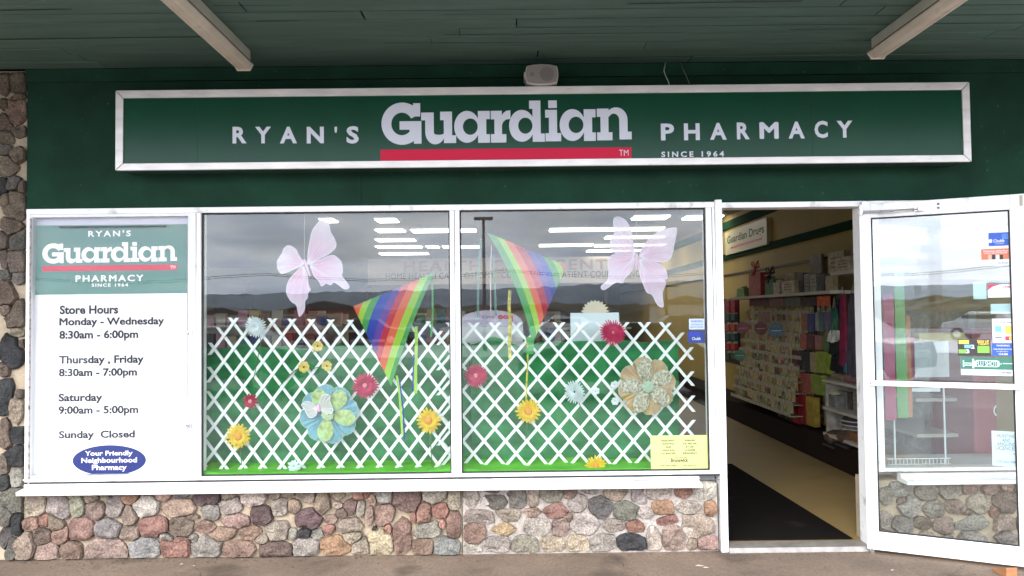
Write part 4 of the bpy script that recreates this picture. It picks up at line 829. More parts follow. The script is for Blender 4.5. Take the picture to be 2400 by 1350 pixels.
k1 = kite('rainbow striped kite hanging at the right of the left window', (828,718), (1018,639), (917,906), [.13,.23,.34,.49,.60,.70,.82,.93], ['orange','lime','green','blue','purple','red','orange','lime','green'], .11, -6)
k2 = kite('rainbow striped kite hanging at the left of the right window', (1327,623), (1141,544), (1248,806), [.08,.18,.30,.42,.53,.66,.78,.88], ['orange','lime','green','blue','purple','red','orange','lime','green'], .11, 14)
def ribbon(pts, w_, y, m_, parent):
    m = MB(); vs = []
    for i, (px, py) in enumerate(pts): q = P(px, py, y+.01*math.sin(i*1.3)); vs += [(q.x-w_/2, q.y, q.z), (q.x+w_/2, q.y, q.z)]
    m.add(vs, [(2*i, 2*i+1, 2*i+3, 2*i+2) for i in range(len(pts)-1)]); return build('ribbon', m, m_, parent, smooth=True)
ribbon([(1012,655),(1014,690),(1014,740),(1010,790)], .012, .13, KM['green'], k1); ribbon([(975,765),(976,800),(974,850),(974,922)], .020, .13, KM['lime'], k1); ribbon([(970,830),(969,870),(967,918)], .010, .128, KM['blue'], k1)
ribbon([(930,880),(936,920),(940,970),(943,1020)], .014, .12, KM['lime'], k1); ribbon([(936,890),(945,960),(948,1030)], .010, .125, KM['blue'], k1)
TAIL = mat('speckled_yellow_tail', (.60,.52,.08), .6, linear=True, var=.5, vs=35, transl=.3)
ribbon([(1195,680),(1193,720),(1196,760),(1194,800),(1195,840)], .020, .10, TAIL, k2); ribbon([(1236,800),(1237,850),(1234,900),(1233,940)], .010, .09, TAIL, k2)
ribbon([(1152,575),(1149,640),(1150,700),(1150,730)], .006, .14, mat('pale_cord', (.6,.45,.35), linear=True), k2); ribbon([(1127,560),(1123,620),(1120,700),(1121,745)], .016, .2, mat('teal_ribbon', (.10,.26,.20), .5, linear=True, alpha=.7), k2); ribbon([(1156,600),(1160,660),(1162,740)], .014, .2, mat('teal_ribbon', (.1,.2,.2)), k2)
ribbon([(1240,790),(1243,805),(1242,830)], .045, .085, KM['green'], k2)
# ---- sheets, badges and display stand in the window
r = pxrect(1337, 1451, 733, 800, .312); tag(build('white_sheet', MB().box(r[0], r[1], .310, .313, r[2]-.05, r[3]), mat('bluish_white_card', (.62,.70,.72), .5, linear=True)), 'plain bluish white card standing behind the right window lattice', 'card')
c = P(1395, 733, .318); k = (.318+D)/F; sb = MB(); n = 44
sb.prism([(c.x+(34 if i % 2 else 27)*k*math.cos(math.pi*2*i/n), c.z+(31 if i % 2 else 25)*k*math.sin(math.pi*2*i/n)) for i in range(n)], .318, .321); tag(build('starburst_tag', sb, mat('kraft_tag', (.62,.55,.40), .7, linear=True)), 'tan starburst tag peeking above the white card', 'tag')
r = pxrect(1526, 1660, 1021, 1101, .026)
nt_ = tag(build('licence_notice', MB().box(r[0], r[1], .0385, .040, r[2], r[3]), mat('yellow_paper', (.80,.78,.28), .6, linear=True)), 'pale yellow licence notice in the lower right corner of the right window', 'notice')
def yt(lines, b=.03, m_=INK):
    mb = MB()
    for s, q in lines: tmesh(mb, s, plane_fn(.0383), pxrect(*q, .0383), b)
    return build('lettering', mb, m_, nt_)
yt([('RESIDENT',(1550,1582,1030.5,1035)),('HUNTING',(1552,1580,1038,1042.5)),('AND',(1560,1573,1045.5,1050)),('ANGLING',(1552,1581,1053,1057.5)),('LICENCES',(1550,1583,1060.5,1065)),
    ('PERMIS',(1605,1629,1030,1034.5)),('DE PÊCHE',(1601,1633,1036.5,1042)),('ET DE',(1608,1626,1045,1049.5)),('CHASSE',(1604,1630,1052.5,1057)),('RÉSIDENT',(1601,1634,1059,1064.5)),('FOR SALE HERE',(1548,1586,1089,1092.5)),('EN VENTE ICI',(1603,1634,1089,1092.5))])
yt([('Brunswick',(1572,1613,1074,1083)), ('New Nouveau', (1582,1610,1071,1073.5))], .03)
ds = thing('display_stand', 'white counter display with lilac arched header behind the right window lattice', 'display stand', P(1150, 800, .5))
ysd = .42; kk = (ysd+D)/F; c = P(1148, 765, ysd); ah = MB()
ah.prism([(c.x-78*kk, c.z)]+[(c.x+78*kk*math.cos(math.pi*(1-i/16)), c.z+38*kk*math.sin(math.pi*(1-i/16))**.8) for i in range(1,16)]+[(c.x+78*kk, c.z)], ysd, ysd+.02)
hdr = build('arched_header', ah, mat('lilac_board', (.52,.45,.56), .5, linear=True), ds); r = pxrect(1070, 1226, 765, 810, ysd)
build('box', MB().box(r[0], r[1], ysd+.001, ysd+.3, r[2]-.3, r[3]-.002), mat('white_board', (.6,.58,.58), linear=True), ds)
mb = MB(); tmesh(mb, 'Vape', plane_fn(ysd-.001), pxrect(1127,1160,738,750,ysd), -.005); build('lettering', mb, mat('plum_ink', (.25,.05,.15), linear=True), hdr); mb = MB(); tmesh(mb, '99¢', plane_fn(ysd-.001), pxrect(1167,1203,738,757,ysd), .06); build('price_lettering', mb, PR, hdr)
# ================================================================== SHOP INTERIOR
ZC = 2.95; XW = 3.42; YB = 19.5
CREAM = mat('cream_wall_paint', (.42,.30,.075), .7, linear=True, var=.06, vs=1.5)
tag(build('shop_floor', MB().box(-9, XW+.6, .112, YB, -.1, .024), mat('tan_vinyl_floor', (.30,.205,.08), .5, linear=True, var=.08, vs=2.5, dirt=(3,.62,(110,90,50),.4))), 'tan vinyl floor inside the shop', kind='structure')
tag(build('shop_ceiling', MB().box(-9, XW+.6, .26, YB, ZC, ZC+.1), mat('ceiling_tile', (.26,.26,.26), .8, linear=True, var=.04)), 'flat pale shop ceiling', kind='structure')
sw_ = tag(build('shop_wall', MB().box(XW, XW+.1, .26, YB, 0, ZC), CREAM), 'cream side wall of the shop with green bands', kind='structure')
TG = mat('trim_dark_green', (.008,.05,.02), .9, linear=True, spec=.1)
for z0, z1 in ((2.27, 2.36), (2.74, 2.86)): build('trim_band', MB().box(XW-.03, XW, .3, YB-.01, z0, z1), TG, sw_)
build('dark_rail', MB().box(XW-.02, XW, .3, YB-.01, 2.02, 2.045), mat('dark_rail', (.03,.02,.015), linear=True), sw_)
tag(build('back_wall', MB().box(-9, XW, YB, YB+.1, 0, ZC), mat('dim_back_wall', (.30,.26,.22), .8, linear=True, var=.1, vs=1)), 'back wall of the shop', kind='structure')
tag(build('left_wall', MB().box(-9.1, -9, .1, YB, 0, ZC), CREAM), 'cream left wall of the shop', kind='structure')
tag(build('return_wall', MB().box(3.9, 4.6, .3, .4, 0, ZC), CREAM), 'short cream wall beside the entrance', kind='structure')
q1 = PZ(1715, 1087, .03); q2 = PZ(2012, 1276, .03)
tag(build('entrance_mat', MB().add([(-.2, .14, .032), (q2.x+.02, .14, .032), (q1.x, q1.y, .032), (-.2, q1.y, .032)], [(0,1,2,3)]), mat('black_mat', (.012,.010,.009), 1.0, spec=.03, linear=True, bump=.003, bs=250, dirt=(4,.6,(60,52,48),.4))), 'large worn black entrance mat just inside the open doorway', 'mat')
# ceiling troffers, lit
LIT = mat('lit_tube_panel', (1,.97,.92), .5, linear=True, emit=5.0)
RN = {517:'nearest',541:'second nearest',563:'middle',579:'second farthest',595:'farthest',510:'nearest',538:'second nearest',556:'middle',575:'second farthest',588:'farthest'}
for row, segs in ((517,[(752,789),(880,934)]),(541,[(880,950),(962,1118)]),(563,[(880,975)]),(579,[(880,990),(998,1030),(1036,1125)]),(595,[(888,1006)]),(510,[(1482,1567),(1603,1690)]),(538,[(1287,1553)]),(556,[(1418,1560)]),(575,[(1263,1390),(1394,1560)]),(588,[(1375,1500)])):
    for si, (a, b) in enumerate(segs):
        p0 = PZ(a, row, ZC-.02); p1 = PZ(b, row, ZC-.02); yy = (p0.y+p1.y)/2
        if yy > YB-.5: continue
        t = thing('ceiling_light', 'lit fluorescent panel, %s in the %s row seen through the %s window' % (('leftmost','second from left','third from left')[si], RN[row], 'left' if row in (517,541,563,579,595) else 'right'), 'ceiling light', ((p0.x+p1.x)/2, yy, ZC), 'lit fluorescent panels in the shop ceiling')
        build('diffuser', MB().box(p0.x+.02, p1.x-.02, yy-.22, yy+.22, ZC-.03, ZC-.008), LIT, t); build('housing', MB().box(p0.x, p1.x, yy-.25, yy+.25, ZC-.012, ZC-.0005), WHITE2, t)
for yy in (5.0,):
    for xx in (-6.5,):
        t = thing('ceiling_light', 'lit fluorescent panel near the front left of the shop', 'ceiling light', (xx, yy, ZC), 'lit fluorescent panels in the shop ceiling')
        build('diffuser', MB().box(xx-.58, xx+.58, yy-.1, yy+.1, ZC-.03, ZC-.008), LIT, t); build('housing', MB().box(xx-.6, xx+.6, yy-.13, yy+.13, ZC-.012, ZC-.0005), WHITE2, t)
# health care centre board
yh = 13.9
hb = thing('hanging_board', 'long pale board reading HEALTH CARE CENTRE across the back of the shop', 'sign', P(1200, 660, yh))
r = pxrect(862, 1600, 603, 664, yh); build('board', MB().box(r[0], r[1], yh, yh+.1, r[2], r[3]), mat('pale_board', (.55,.48,.44), .6, linear=True), hb)
mb = MB(); tmesh(mb, 'HEALTH CARE CENTRE', plane_fn(yh-.005), pxrect(946,1480,609,634,yh), .02, 1.2); build('lettering', mb, mat('faded_red', (.38,.22,.20), linear=True), hb)
mb = MB(); tmesh(mb, 'HOME HEALTH CARE . OSTOMY . COMPRESSION . PATIENT COUNSELLING', plane_fn(yh-.005), pxrect(904,1500,637,652,yh), .01, 1.1); build('small_lettering', mb, mat('faded_green', (.10,.11,.09), linear=True), hb)
# pharmacy counter and gondolas at the back
rb_ = random.Random(33)
DKC = mat('dark_wood_counter', (.05,.03,.02), .5, linear=True); SHW = mat('shelf_white', (.52,.47,.38), .5, linear=True)
pc = thing('pharmacy_counter', 'dark wood dispensary counter at the back of the shop', 'counter', (-1, 15.5, 0))
build('front', MB().box(-7, 3, 15, 15.6, .03, 1.05), DKC, pc); build('worktop', MB().box(-7.05, 3.05, 14.95, 15.65, 1.05, 1.1), SHW, pc)
for i in range(7): build('post', MB().box(-6.6+i*1.5, -6.5+i*1.5, 15.1, 15.2, 1.1, 2.3), DKC, pc)
PCOL = [mat('pack_'+n_, c, .5, linear=True) for n_, c in (('red',(.45,.04,.04)),('blue',(.05,.12,.35)),('white',(.6,.58,.54)),('green',(.06,.28,.10)),('yellow',(.6,.42,.06)),('pink',(.55,.22,.30)),('brown',(.18,.09,.04)),('teal',(.06,.26,.28)),('cream',(.55,.47,.30)),('black',(.02,.02,.02)))]
packm = {}; CNAM = ('red','blue','white','green','yellow','pink','brown','teal','cream','black')
def pack(x, y, z, w_, d_, h_, mi, label, group, cat='package', name='package'):
    key = (round(w_,2), round(d_,2), round(h_,2), mi)
    if key not in packm:
        o = build(name, MB().box(x-w_/2, x+w_/2, y-d_/2, y+d_/2, z, z+h_), PCOL[mi]); packm[key] = o
    else:
        s_ = packm[key]; o = s_.copy(); COL.objects.link(o); o.location = (x, y, z+h_/2); ORG[o] = Vector(o.location); o.name = name
    return tag(o, label, cat, group)
for gi, (gx0, gx1, gy) in enumerate(((-5.5,-2.6,7.5), (-1.6,.9,9.0), (-6.5,-3.2,11.0))):
    g_l = ['left front gondola shelf with small packages', 'middle gondola shelf with small packages', 'rear left gondola shelf with small packages'][gi]
    gt = thing('gondola_shelf', g_l, 'shelf unit', ((gx0+gx1)/2, gy, .03)); build('back_board', MB().box(gx0, gx1, gy-.02, gy+.02, .03, 1.5), SHW, gt)
    for z_ in (.15, .55, .95, 1.3): build('shelf', MB().box(gx0, gx1, gy-.35, gy-.021, z_, z_+.025), SHW, gt)
    for z_ in (.95, 1.3):
        x = gx0+.1
        while x < gx1-.1:
            _k = rb_.randrange(10)
            pack(x, gy-.22, z_+.026, .14, .1, rb_.choice((.14,.2,.24)), _k, '%s package on the %s board of the %s' % (CNAM[_k], 'upper' if z_ > 1 else 'lower', g_l.replace(' with small packages', '')), 'packages on the '+g_l.split(' with')[0]); x += .17
# ---- side wall merchandise, seen through the doorway
def pw(px, py, x): p = PX(px, py, x); return p.y, p.z
def wrect(x0, x1, y0, y1, xp):      # px rect on a plane x=xp -> y0,y1,z0,z1
    a = pw(x0, (y0+y1)/2, xp); b = pw(x1, (y0+y1)/2, xp); c = pw((x0+x1)/2, y1, xp); d = pw((x0+x1)/2, y0, xp)
    return min(a[0], b[0]), max(a[0], b[0]), c[1], d[1]
kick = tag(build('base_plinth', MB().box(2.98, XW-.001, .9, 13, .025, .26), mat('dark_brown_plinth', (.02,.012,.008), .9, linear=True, spec=.1)), 'dark brown plinth running under the wall displays', 'plinth')
wsg = thing('wall_sign', 'cream wall sign with green script and a red underline', 'sign', (XW-.05, pw(1750,555,XW)[0], 2.5))
r = wrect(1701, 1799, 534, 578, XW-.05); cz = (r[2]+r[3])/2; build('sign_panel', MB().box(XW-.06, XW-.001, r[0], r[1], cz-.18, cz+.17), mat('pale_cream_sign', (.62,.56,.30), .5, linear=True), wsg)  # plain cream panel colour, no emission
mb = MB(); tmesh(mb, 'Guardian Drugs', lambda u, v, d=0: (XW-.062, -u, v), (-r[1]+.12, -r[0]-.1, cz-.05, cz+.10), .02); build('lettering', mb, mat('sign_script_green', (.03,.09,.02), linear=True), wsg)
build('red_underline', MB().box(XW-.063, XW-.061, r[0]+.2, r[1]-.3, cz-.10, cz-.07), PR, wsg)
# long top shelf
sh = thing('wall_shelf', 'long wooden upper shelf holding gift items', 'shelf', (3.2, 4.5, 1.6))
ys0 = pw(1958, 675, 3.05)[0]; ys1 = pw(1722, 700, 3.05)[0]; zs1 = pw(1850, 688, 3.05)[1]
build('board', MB().box(3.0, XW-.002, ys0, ys1, zs1-.03, zs1), SHW, sh)
for i in range(4): yy = ys0+.2+(ys1-ys0-.4)*i/3; build('bracket', MB().prismx([(yy, zs1-.031), (yy+.02, zs1-.031), (yy+.02, zs1-.12), (yy, zs1-.12)], 3.2, XW-.002), DKC, sh)
sh2 = thing('wall_shelf', 'short white upper shelf nearest the door holding cream boxes', 'shelf', (3.2, 2.5, 1.9))
r = wrect(1930, 2060, 632, 640, 3.05); z2 = pw(1970, 637, 3.05)[1]; build('board', MB().box(3.0, XW-.002, r[0], ys0-.02, z2-.03, z2), SHW, sh2)
IT = {}
def item(name, label, cat, x0, x1, y0, y1, xp, th, m_, extra=None, group=None, zbase=None, bev=.003):
    r = wrect(x0, x1, y0, y1, xp)
    z0 = r[2] if zbase is None else zbase
    t = thing(name, label, cat, (xp+th/2, (r[0]+r[1])/2, z0), group); build('body', MB().box(xp, xp+th, r[0], r[1], z0, r[3]), m_, t, bevel=bev)
    if extra: extra(t, r, xp, z0)
    return t
def e_lines(t, r, xp, z0):
    mb = MB(); h = r[3]-z0; w_ = r[1]-r[0]
    for i in range(3): mb.box(xp-.001, xp, r[0]+w_*.2, r[1]-w_*.2, z0+h*(.3+.2*i), z0+h*(.36+.2*i))
    build('printed_lines', mb, mat('faded_print', (.18,.12,.08), linear=True), t)
def e_handle(t, r, xp, z0):
    c_ = (r[0]+r[1])/2; w_ = (r[1]-r[0])*.22; build('handle', MB().tube([(xp+.02, c_+w_*math.cos(a*.314), r[3]+.07*math.sin(a*.314)) for a in range(11)], .003, 5), mat('cord_cream', (.5,.42,.3), linear=True), t, smooth=True)
def e_knob(t, r, xp, z0):
    c_ = (r[0]+r[1])/2; build('lid', MB().ball((xp+.05, c_, r[3]+.01), .05, .05, .025, 10, 5), PCOL[8], t, smooth=True)
def pc_(r_, g_, b_): return mat('m_%d_%d_%d' % (r_*100, g_*100, b_*100), (r_, g_, b_), .6, linear=True, var=.35, vs=16, dirt=(11,.56,(int(90+r_*200),int(85+g_*160),int(70+b_*160)),.75))
zt1 = zs1+.001; zt2 = z2+.001
def e_bow(cc):
    def f(t, r, xp, z0):
        m = MB(); c_ = (r[0]+r[1])/2
        for i in range(9):
            a = i*.7; q = []
            for s_ in range(9): th = s_*math.pi/4; q.append((xp+.02-.05*math.sin(th*.5)*math.cos(a*3), c_+.11*math.cos(a)*math.sin(th)*.9+.03*math.cos(th), r[3]+.05+.11*math.sin(a)*math.sin(th*.5)))
            m.tube(q, .007, 4)
        build('ribbon_bow', m, cc, t)
    return f
item('gift_bag', 'red and white gift bag with frilly tissue on the upper shelf', 'gift bag', 1755, 1782, 640, 690, 3.12, .12, pc_(.40,.05,.04), e_bow(pc_(.55,.10,.08)), zbase=zt1)
item('gift_bag', 'green gift bag topped with a big black bow on the upper shelf', 'gift bag', 1793, 1812, 655, 690, 3.12, .12, pc_(.03,.16,.05), e_bow(PCOL[9]), zbase=zt1)
item('tub', 'small round green tub at the left end of the upper shelf', 'tub', 1726, 1744, 676, 690, 3.1, .12, pc_(.15,.30,.05), e_knob, zbase=zt1)
item('box', 'cream carton with printed lines near the middle of the upper shelf', 'box', 1832, 1861, 658, 682, 3.1, .14, pc_(.50,.40,.24), e_lines, zbase=zt1)
item('jar', 'white lidded jar beside the green gift bag on the upper shelf', 'jar', 1812, 1826, 662, 686, 3.1, .1, pc_(.50,.42,.30), e_knob, zbase=zt1)
item('box', 'pale pointed gift box behind the carton on the upper shelf', 'box', 1838, 1862, 640, 660, 3.3, .08, pc_(.46,.34,.22), zbase=zt1)
for i, (a, b, lb_, cc) in enumerate(((1868,1882,'dark picture frame right of the cream carton on the upper shelf',(.05,.04,.04)), (1884,1896,'silver photo frame between two dark frames on the upper shelf',(.25,.25,.25)), (1898,1912,'pale plaque with leaf pattern on the upper shelf',(.35,.33,.24)), (1914,1932,'black vase at the right end of the upper shelf',(.02,.02,.02)), (1934,1950,'cream book at the far right end of the upper shelf',(.45,.36,.2)))):
    item('picture_frame' if i < 3 else ('vase' if i == 3 else 'book'), lb_, 'picture frame' if i < 3 else ('vase' if i == 3 else 'book'), a, b, 640+i*1.5, 675, 3.15, .06, pc_(*cc), e_lines if i in (1, 2) else None, zbase=zt1)
item('plaque', 'brown printed wooden plaque standing tall behind the frames', 'plaque', 1897, 1925, 598, 642, 3.34, .03, pc_(.22,.15,.10), e_lines)
item('box', 'cream boxed set with dark end on the short upper shelf', 'box', 1940, 1978, 590, 630, 3.25, .12, pc_(.46,.36,.22), e_lines, zbase=zt2)
item('box', 'lower cream box with dark end in front on the short upper shelf', 'box', 1958, 1992, 602, 628, 3.08, .12, pc_(.50,.42,.28), e_lines, zbase=zt2)
for a, b, lb_, cc in ((1756,1800,'dark purple header card under the upper shelf',(.10,.03,.04)), (1801,1836,'mauve header card under the upper shelf',(.22,.10,.10)), (1838,1874,'grey header card under the upper shelf',(.12,.13,.11)), (1876,1912,'black header card under the upper shelf',(.03,.012,.01)), (1914,1944,'orange-red header card under the upper shelf',(.60,.10,.02))):
    item('header_card', lb_, 'card', a, b, 699-(a-1756)*.03, 717, 3.08, .01, pc_(*cc))
item('display_card', 'brown square display card above the greeting card rack', 'card', 1777, 1803, 730, 758, 2.98, .01, pc_(.26,.14,.10))
# greeting card rack
ry0, ry1 = pw(1866, 850, 3.02)[0], pw(1712, 850, 2.95)[0]; zr0 = .36; zr1 = 1.52
gr = thing('card_rack', 'long stepped greeting card rack along the side wall', 'card rack', (3.15, (ry0+ry1)/2, .26)); NT = 10
build('back_panel', MB().prismx([(ry0, .261), (ry1, .261), (ry1, zr1+.1), (ry0, zr1+.1)], 3.30, 3.40), pc_(.30,.22,.12), gr)
def rx(z): return 3.2-.24*(1-(z-zr0)/(zr1-zr0))
for i in range(NT):
    z_ = zr0+(zr1-zr0)*i/(NT-1)*.93; build('tier', MB().box(rx(z_)-.01, 3.30, ry0, ry1, z_-.012, z_), pc_(.34,.26,.14), gr); build('tier_lip', MB().box(rx(z_)-.014, rx(z_)-.011, ry0, ry1, z_-.012, z_+.03), pc_(.45,.40,.28), gr)
CC = [pc_(.52,.45,.26), pc_(.46,.42,.22), pc_(.55,.50,.36), pc_(.30,.36,.12), pc_(.40,.22,.12), pc_(.48,.36,.28), pc_(.22,.28,.18), pc_(.56,.44,.14), pc_(.34,.10,.06), pc_(.14,.10,.07)]
cb_ = []
for k in range(10):
    o = build('greeting_card', MB().box(3, 3.004, 0, .105, 0, .145).box(2.999, 3.0, .02, .085, .03+.005*k, .10+.003*k), [CC[k], CC[(k*3+1) % 10]]); me = o.data
    for pi, p in enumerate(me.polygons): p.material_index = 1 if pi >= 6 else 0
    cb_.append(o)
first = [True]*10; nC = 0
for i in range(NT):
    z_ = zr0+(zr1-zr0)*i/(NT-1)*.93; yy = ry0+.03
    while yy < ry1-.12 and nC < 290:
        k = rb_.choices(range(10), (9,8,9,5,3,5,4,5,2,1))[0]
        o = cb_[k] if first[k] else cb_[k].copy()
        if not first[k]: COL.objects.link(o)
        first[k] = False; hz = rb_.uniform(-.02, .03)
        o.location = (rx(z_)+.03, yy+.05, z_+.0735+max(0,hz)); o.scale = (1, rb_.uniform(.8, 1.15), rb_.uniform(.75, 1.2)); ORG[o] = Vector(o.location)
        tag(o, '%s greeting card on the %s tier of the card rack' % (('cream','pale yellow','ivory','olive green','rust red','peach','sage','mustard','brick red','dark brown')[k], ('lowest','second lowest','third lowest','fourth lowest','lower middle','upper middle','fourth highest','third highest','second highest','highest')[i]), 'greeting card', 'greeting cards in the stepped rack'); yy += rb_.uniform(.085, .12); nC += 1
# round signs
for px, py, rp, lb_, cc in ((1741,769,14,'round pink sign left above the card rack',(.40,.14,.18)), (1783,770,15,'round mauve sign between the pink and blue discs',(.26,.10,.12)), (1819,775,17,'round blue-grey sign right above the card rack',(.10,.17,.22)), (1734,833,13,'round teal sign at the lower left of the card rack',(.12,.30,.22))):
    q = PX(px, py, 2.95); rad = rp*(q.y+D)/F; m = MB(); m.prism([(q.x+rad*math.cos(i*math.pi/14), q.z+rad*math.sin(i*math.pi/14)) for i in range(28)], q.y, q.y+.008)
    t = tag(build('round_sign', m, pc_(*cc)), lb_, 'round sign'); build('line', MB().box(q.x-rad*.7, q.x+rad*.7, q.y-.001, q.y, q.z-.005, q.z+.005), CC[2], t)
# hanging bags
bags = [(1892,1908,735,778,'dark blue hanging bag in the top row of gift bags',(.02,.03,.14)), (1910,1918,733,776,'narrow grey hanging bag in the top row of gift bags',(.25,.26,.24)), (1919,1930,731,775,'green and blue hanging bag in the top row of gift bags',(.04,.13,.13)), (1932,1946,730,774,'purple hanging bag in the top row of gift bags',(.14,.08,.18)),
 (1878,1890,735,775,'orange-brown hanging bag at the left of the top row',(.30,.12,.05)), (1875,1889,783,818,'coral gift bag at the left of the second row',(.42,.12,.08)), (1890,1907,786,817,'dark maroon gift bag in the second row',(.12,.02,.03)), (1909,1925,786,820,'pink patterned gift bag in the second row',(.36,.14,.12)), (1927,1941,789,822,'green patterned gift bag in the second row',(.07,.15,.03)),
 (1856,1871,822,866,'dark plum gift bag in the third row',(.09,.02,.03)), (1872,1897,823,868,'large black gift bag in the third row',(.01,.012,.025)), (1898,1912,826,872,'cream gift bag in the third row',(.36,.30,.14)), (1913,1938,824,874,'lime green gift bag in the third row',(.26,.33,.03)),
 (1845,1871,872,916,'red gift bag with swirls in the fourth row',(.30,.03,.02)), (1873,1900,875,920,'coral red gift bag with a round motif in the fourth row',(.40,.10,.07)), (1901,1923,878,924,'lime gift bag with stripes in the fourth row',(.24,.32,.04)),
 (1822,1832,918,985,'dark brown gift bag at the left of the bottom row',(.06,.03,.02)), (1833,1854,918,988,'dark green gift bag in the bottom row',(.02,.05,.03)), (1855,1873,926,992,'bright red gift bag in the bottom row',(.45,.02,.03)), (1874,1888,926,994,'deep red gift bag in the bottom row',(.32,.01,.02)), (1889,1906,930,998,'mustard yellow gift bag in the bottom row',(.40,.26,.03))]
for a, b, c_, d_, lb_, cc in bags: item('gift_bag', lb_, 'gift bag', a, b, c_, d_, 3.08, .07, pc_(*cc), e_handle)
# red and teal packs on the left strip
STRIP = thing('peg_strip', 'dark narrow peg panel at the far left of the doorway view', 'display panel', (2.9, 9, .6)); r = wrect(1692, 1726, 700, 850, 3.1); build('panel', MB().box(3.1, 3.12, r[0]-.1, r[1]+1, r[2], r[3]), pc_(.04,.03,.03), STRIP)
rows = [(712,'raspberry red',(.40,.02,.06)), (726,'crimson',(.36,.01,.03)), (744,'dark teal',(.03,.09,.08)), (768,'orange red',(.50,.07,.03)), (790,'deep teal',(.02,.08,.09)), (813,'bright red',(.45,.02,.02)), (835,'dark green',(.03,.07,.03))]
for py, nm, cc in rows:
    for xx, sd_ in ((1699, 'left'), (1712, 'right')): item('small_pack', '%s pack in the %s column of the peg strip' % (nm, sd_), 'package', xx, xx+10, py-8, py+7, 3.04, .05, pc_(*cc), e_knob)
# clothes and shelves nearest the door
def cloth_item(label, x0, x1, y0, y1, cc, xp, cat='garment', name='hanging_garment'):
    r = wrect(x0, x1, y0, y1, xp); t = thing(name, label, cat, (xp, (r[0]+r[1])/2, r[3])); m = MB(); vs = []; nx, nz = 14, 8
    for j in range(nz+1):
        for i in range(nx+1):
            u = i/nx; v = j/nz; wd2 = .55+.45*min(1, (1-v)*2.5)
            vs.append((xp+.03*math.sin(u*19+v)*(1-v*.5), r[0]+(r[1]-r[0])*(.5+(u-.5)*wd2), r[2]+(r[3]-r[2])*v+.02*math.sin(u*7)*(j == 0)))
    m.add(vs, [(j*(nx+1)+i, j*(nx+1)+i+1, (j+1)*(nx+1)+i+1, (j+1)*(nx+1)+i) for j in range(nz) for i in range(nx)]); build('cloth', m, mat('fabric_'+label[:14].replace(' ', '_'), cc, .85, linear=True, var=.35, vs=14), t, smooth=True)
    c_ = (r[0]+r[1])/2; build('hanger', MB().tube([(xp, r[0]+(r[1]-r[0])*.25, r[3]), (xp, c_, r[3]+.10), (xp, r[1]-(r[1]-r[0])*.25, r[3])], .004, 5), CHROME, t); return t
cloth_item('dark green garment on a hanger beside the gift bags', 1950, 1962, 722, 778, (.02,.12,.07), 3.0)
cloth_item('pair of cream garments hanging low beside the scarves', 1942, 1970, 774, 800, (.55,.52,.44), 2.98)
cloth_item('short black garment below the cream ones', 1946, 1968, 790, 830, (.01,.01,.01), 3.02)
cloth_item('long deep maroon scarf hanging near the door', 1971, 1984, 690, 855, (.20,.01,.04), 2.98)
cloth_item('long patterned charcoal scarf nearest the door edge', 1988, 2022, 690, 880, (.06,.05,.065), 2.9)
cloth_item('dark navy scarf behind the maroon one', 1960, 1976, 700, 840, (.012,.014,.03), 3.1)
cloth_item('black velvet bag hanging under the garments', 1948, 1990, 820, 870, (.008,.008,.01), 3.1, 'bag', 'hanging_bag')
cloth_item('blue flowered scarf end beside the charcoal scarf', 1982, 1992, 800, 872, (.05,.12,.16), 3.0)
xsf = 2.96
su = thing('wall_shelves', 'white shelves with gift ware nearest the door', 'shelf unit', (3.2, 2.2, .3)); rA = wrect(1926, 2045, 892, 900, xsf); y_a = pw(1926, 888, xsf)[0]
zA = pw(1975, 898, xsf)[1]; zB = pw(1975, 966, xsf)[1]
build('back_board', MB().box(XW-.06, XW-.002, .9, y_a, .27, 1.45), pc_(.34,.30,.22), su)
for zz_ in (zA, zB, .32): build('shelf', MB().box(xsf, XW-.061, .9, y_a, zz_-.025, zz_), SHW, su)
build('end_panel', MB().box(3.0, XW-.061, y_a+.001, y_a+.03, .27, zA-.05), pc_(.40,.36,.30), su)
item('jar', 'grey lidded jar at the left of the middle shelf', 'jar', 1937, 1958, 925, 950, 3.02, .12, pc_(.20,.19,.17), e_knob, zbase=zB+.001)
item('picture_frame', 'glass ornament frame right of the grey jar', 'picture frame', 1963, 1983, 917, 955, 3.1, .05, pc_(.22,.22,.17), e_lines, zbase=zB+.001)
item('ornament', 'tall dark ornament box on the middle shelf', 'ornament', 1986, 1996, 920, 958, 3.1, .05, pc_(.06,.06,.05), zbase=zB+.001); item('ornament', 'pale striped ornament at the right of the middle shelf', 'ornament', 1999, 2018, 915, 962, 3.08, .05, pc_(.26,.25,.18), e_lines, zbase=zB+.001)
item('folded_cloth', 'folded pink and brown cloth on the upper white shelf', 'cloth', 1975, 2012, 880, 893, 3.02, .2, pc_(.28,.12,.12), zbase=zA+.001, bev=.02); item('folded_cloth', 'tan folded cloth at the left of the upper white shelf', 'cloth', 1945, 1970, 876, 888, 3.02, .2, pc_(.20,.15,.09), zbase=zA+.001, bev=.02)
r = wrect(1950, 1990, 985, 1012, 3.0); bk = thing('basket', 'white wire basket with brown contents under the middle shelf', 'basket', (3.1, (r[0]+r[1])/2, .5)); cyb = (r[0]+r[1])/2; rad = (r[1]-r[0])/2
for j in range(4): build('wire_ring', MB().tube([(3.12+rad*.6*(1-.1*j)*math.cos(a*.4), cyb+rad*(1-.1*j)*math.sin(a*.4), r[3]-.04*j) for a in range(16)], .006, 5), PLAT, bk)
build('contents', MB().ball((3.12, cyb, r[3]-.02), rad*.5, rad*.85, .07, 12, 6), pc_(.08,.05,.04), bk, smooth=True); build('bowl', MB().ball((3.12, cyb, r[3]-.1), rad*.5, rad*.8, .10, 12, 6), pc_(.20,.17,.15), bk, smooth=True)
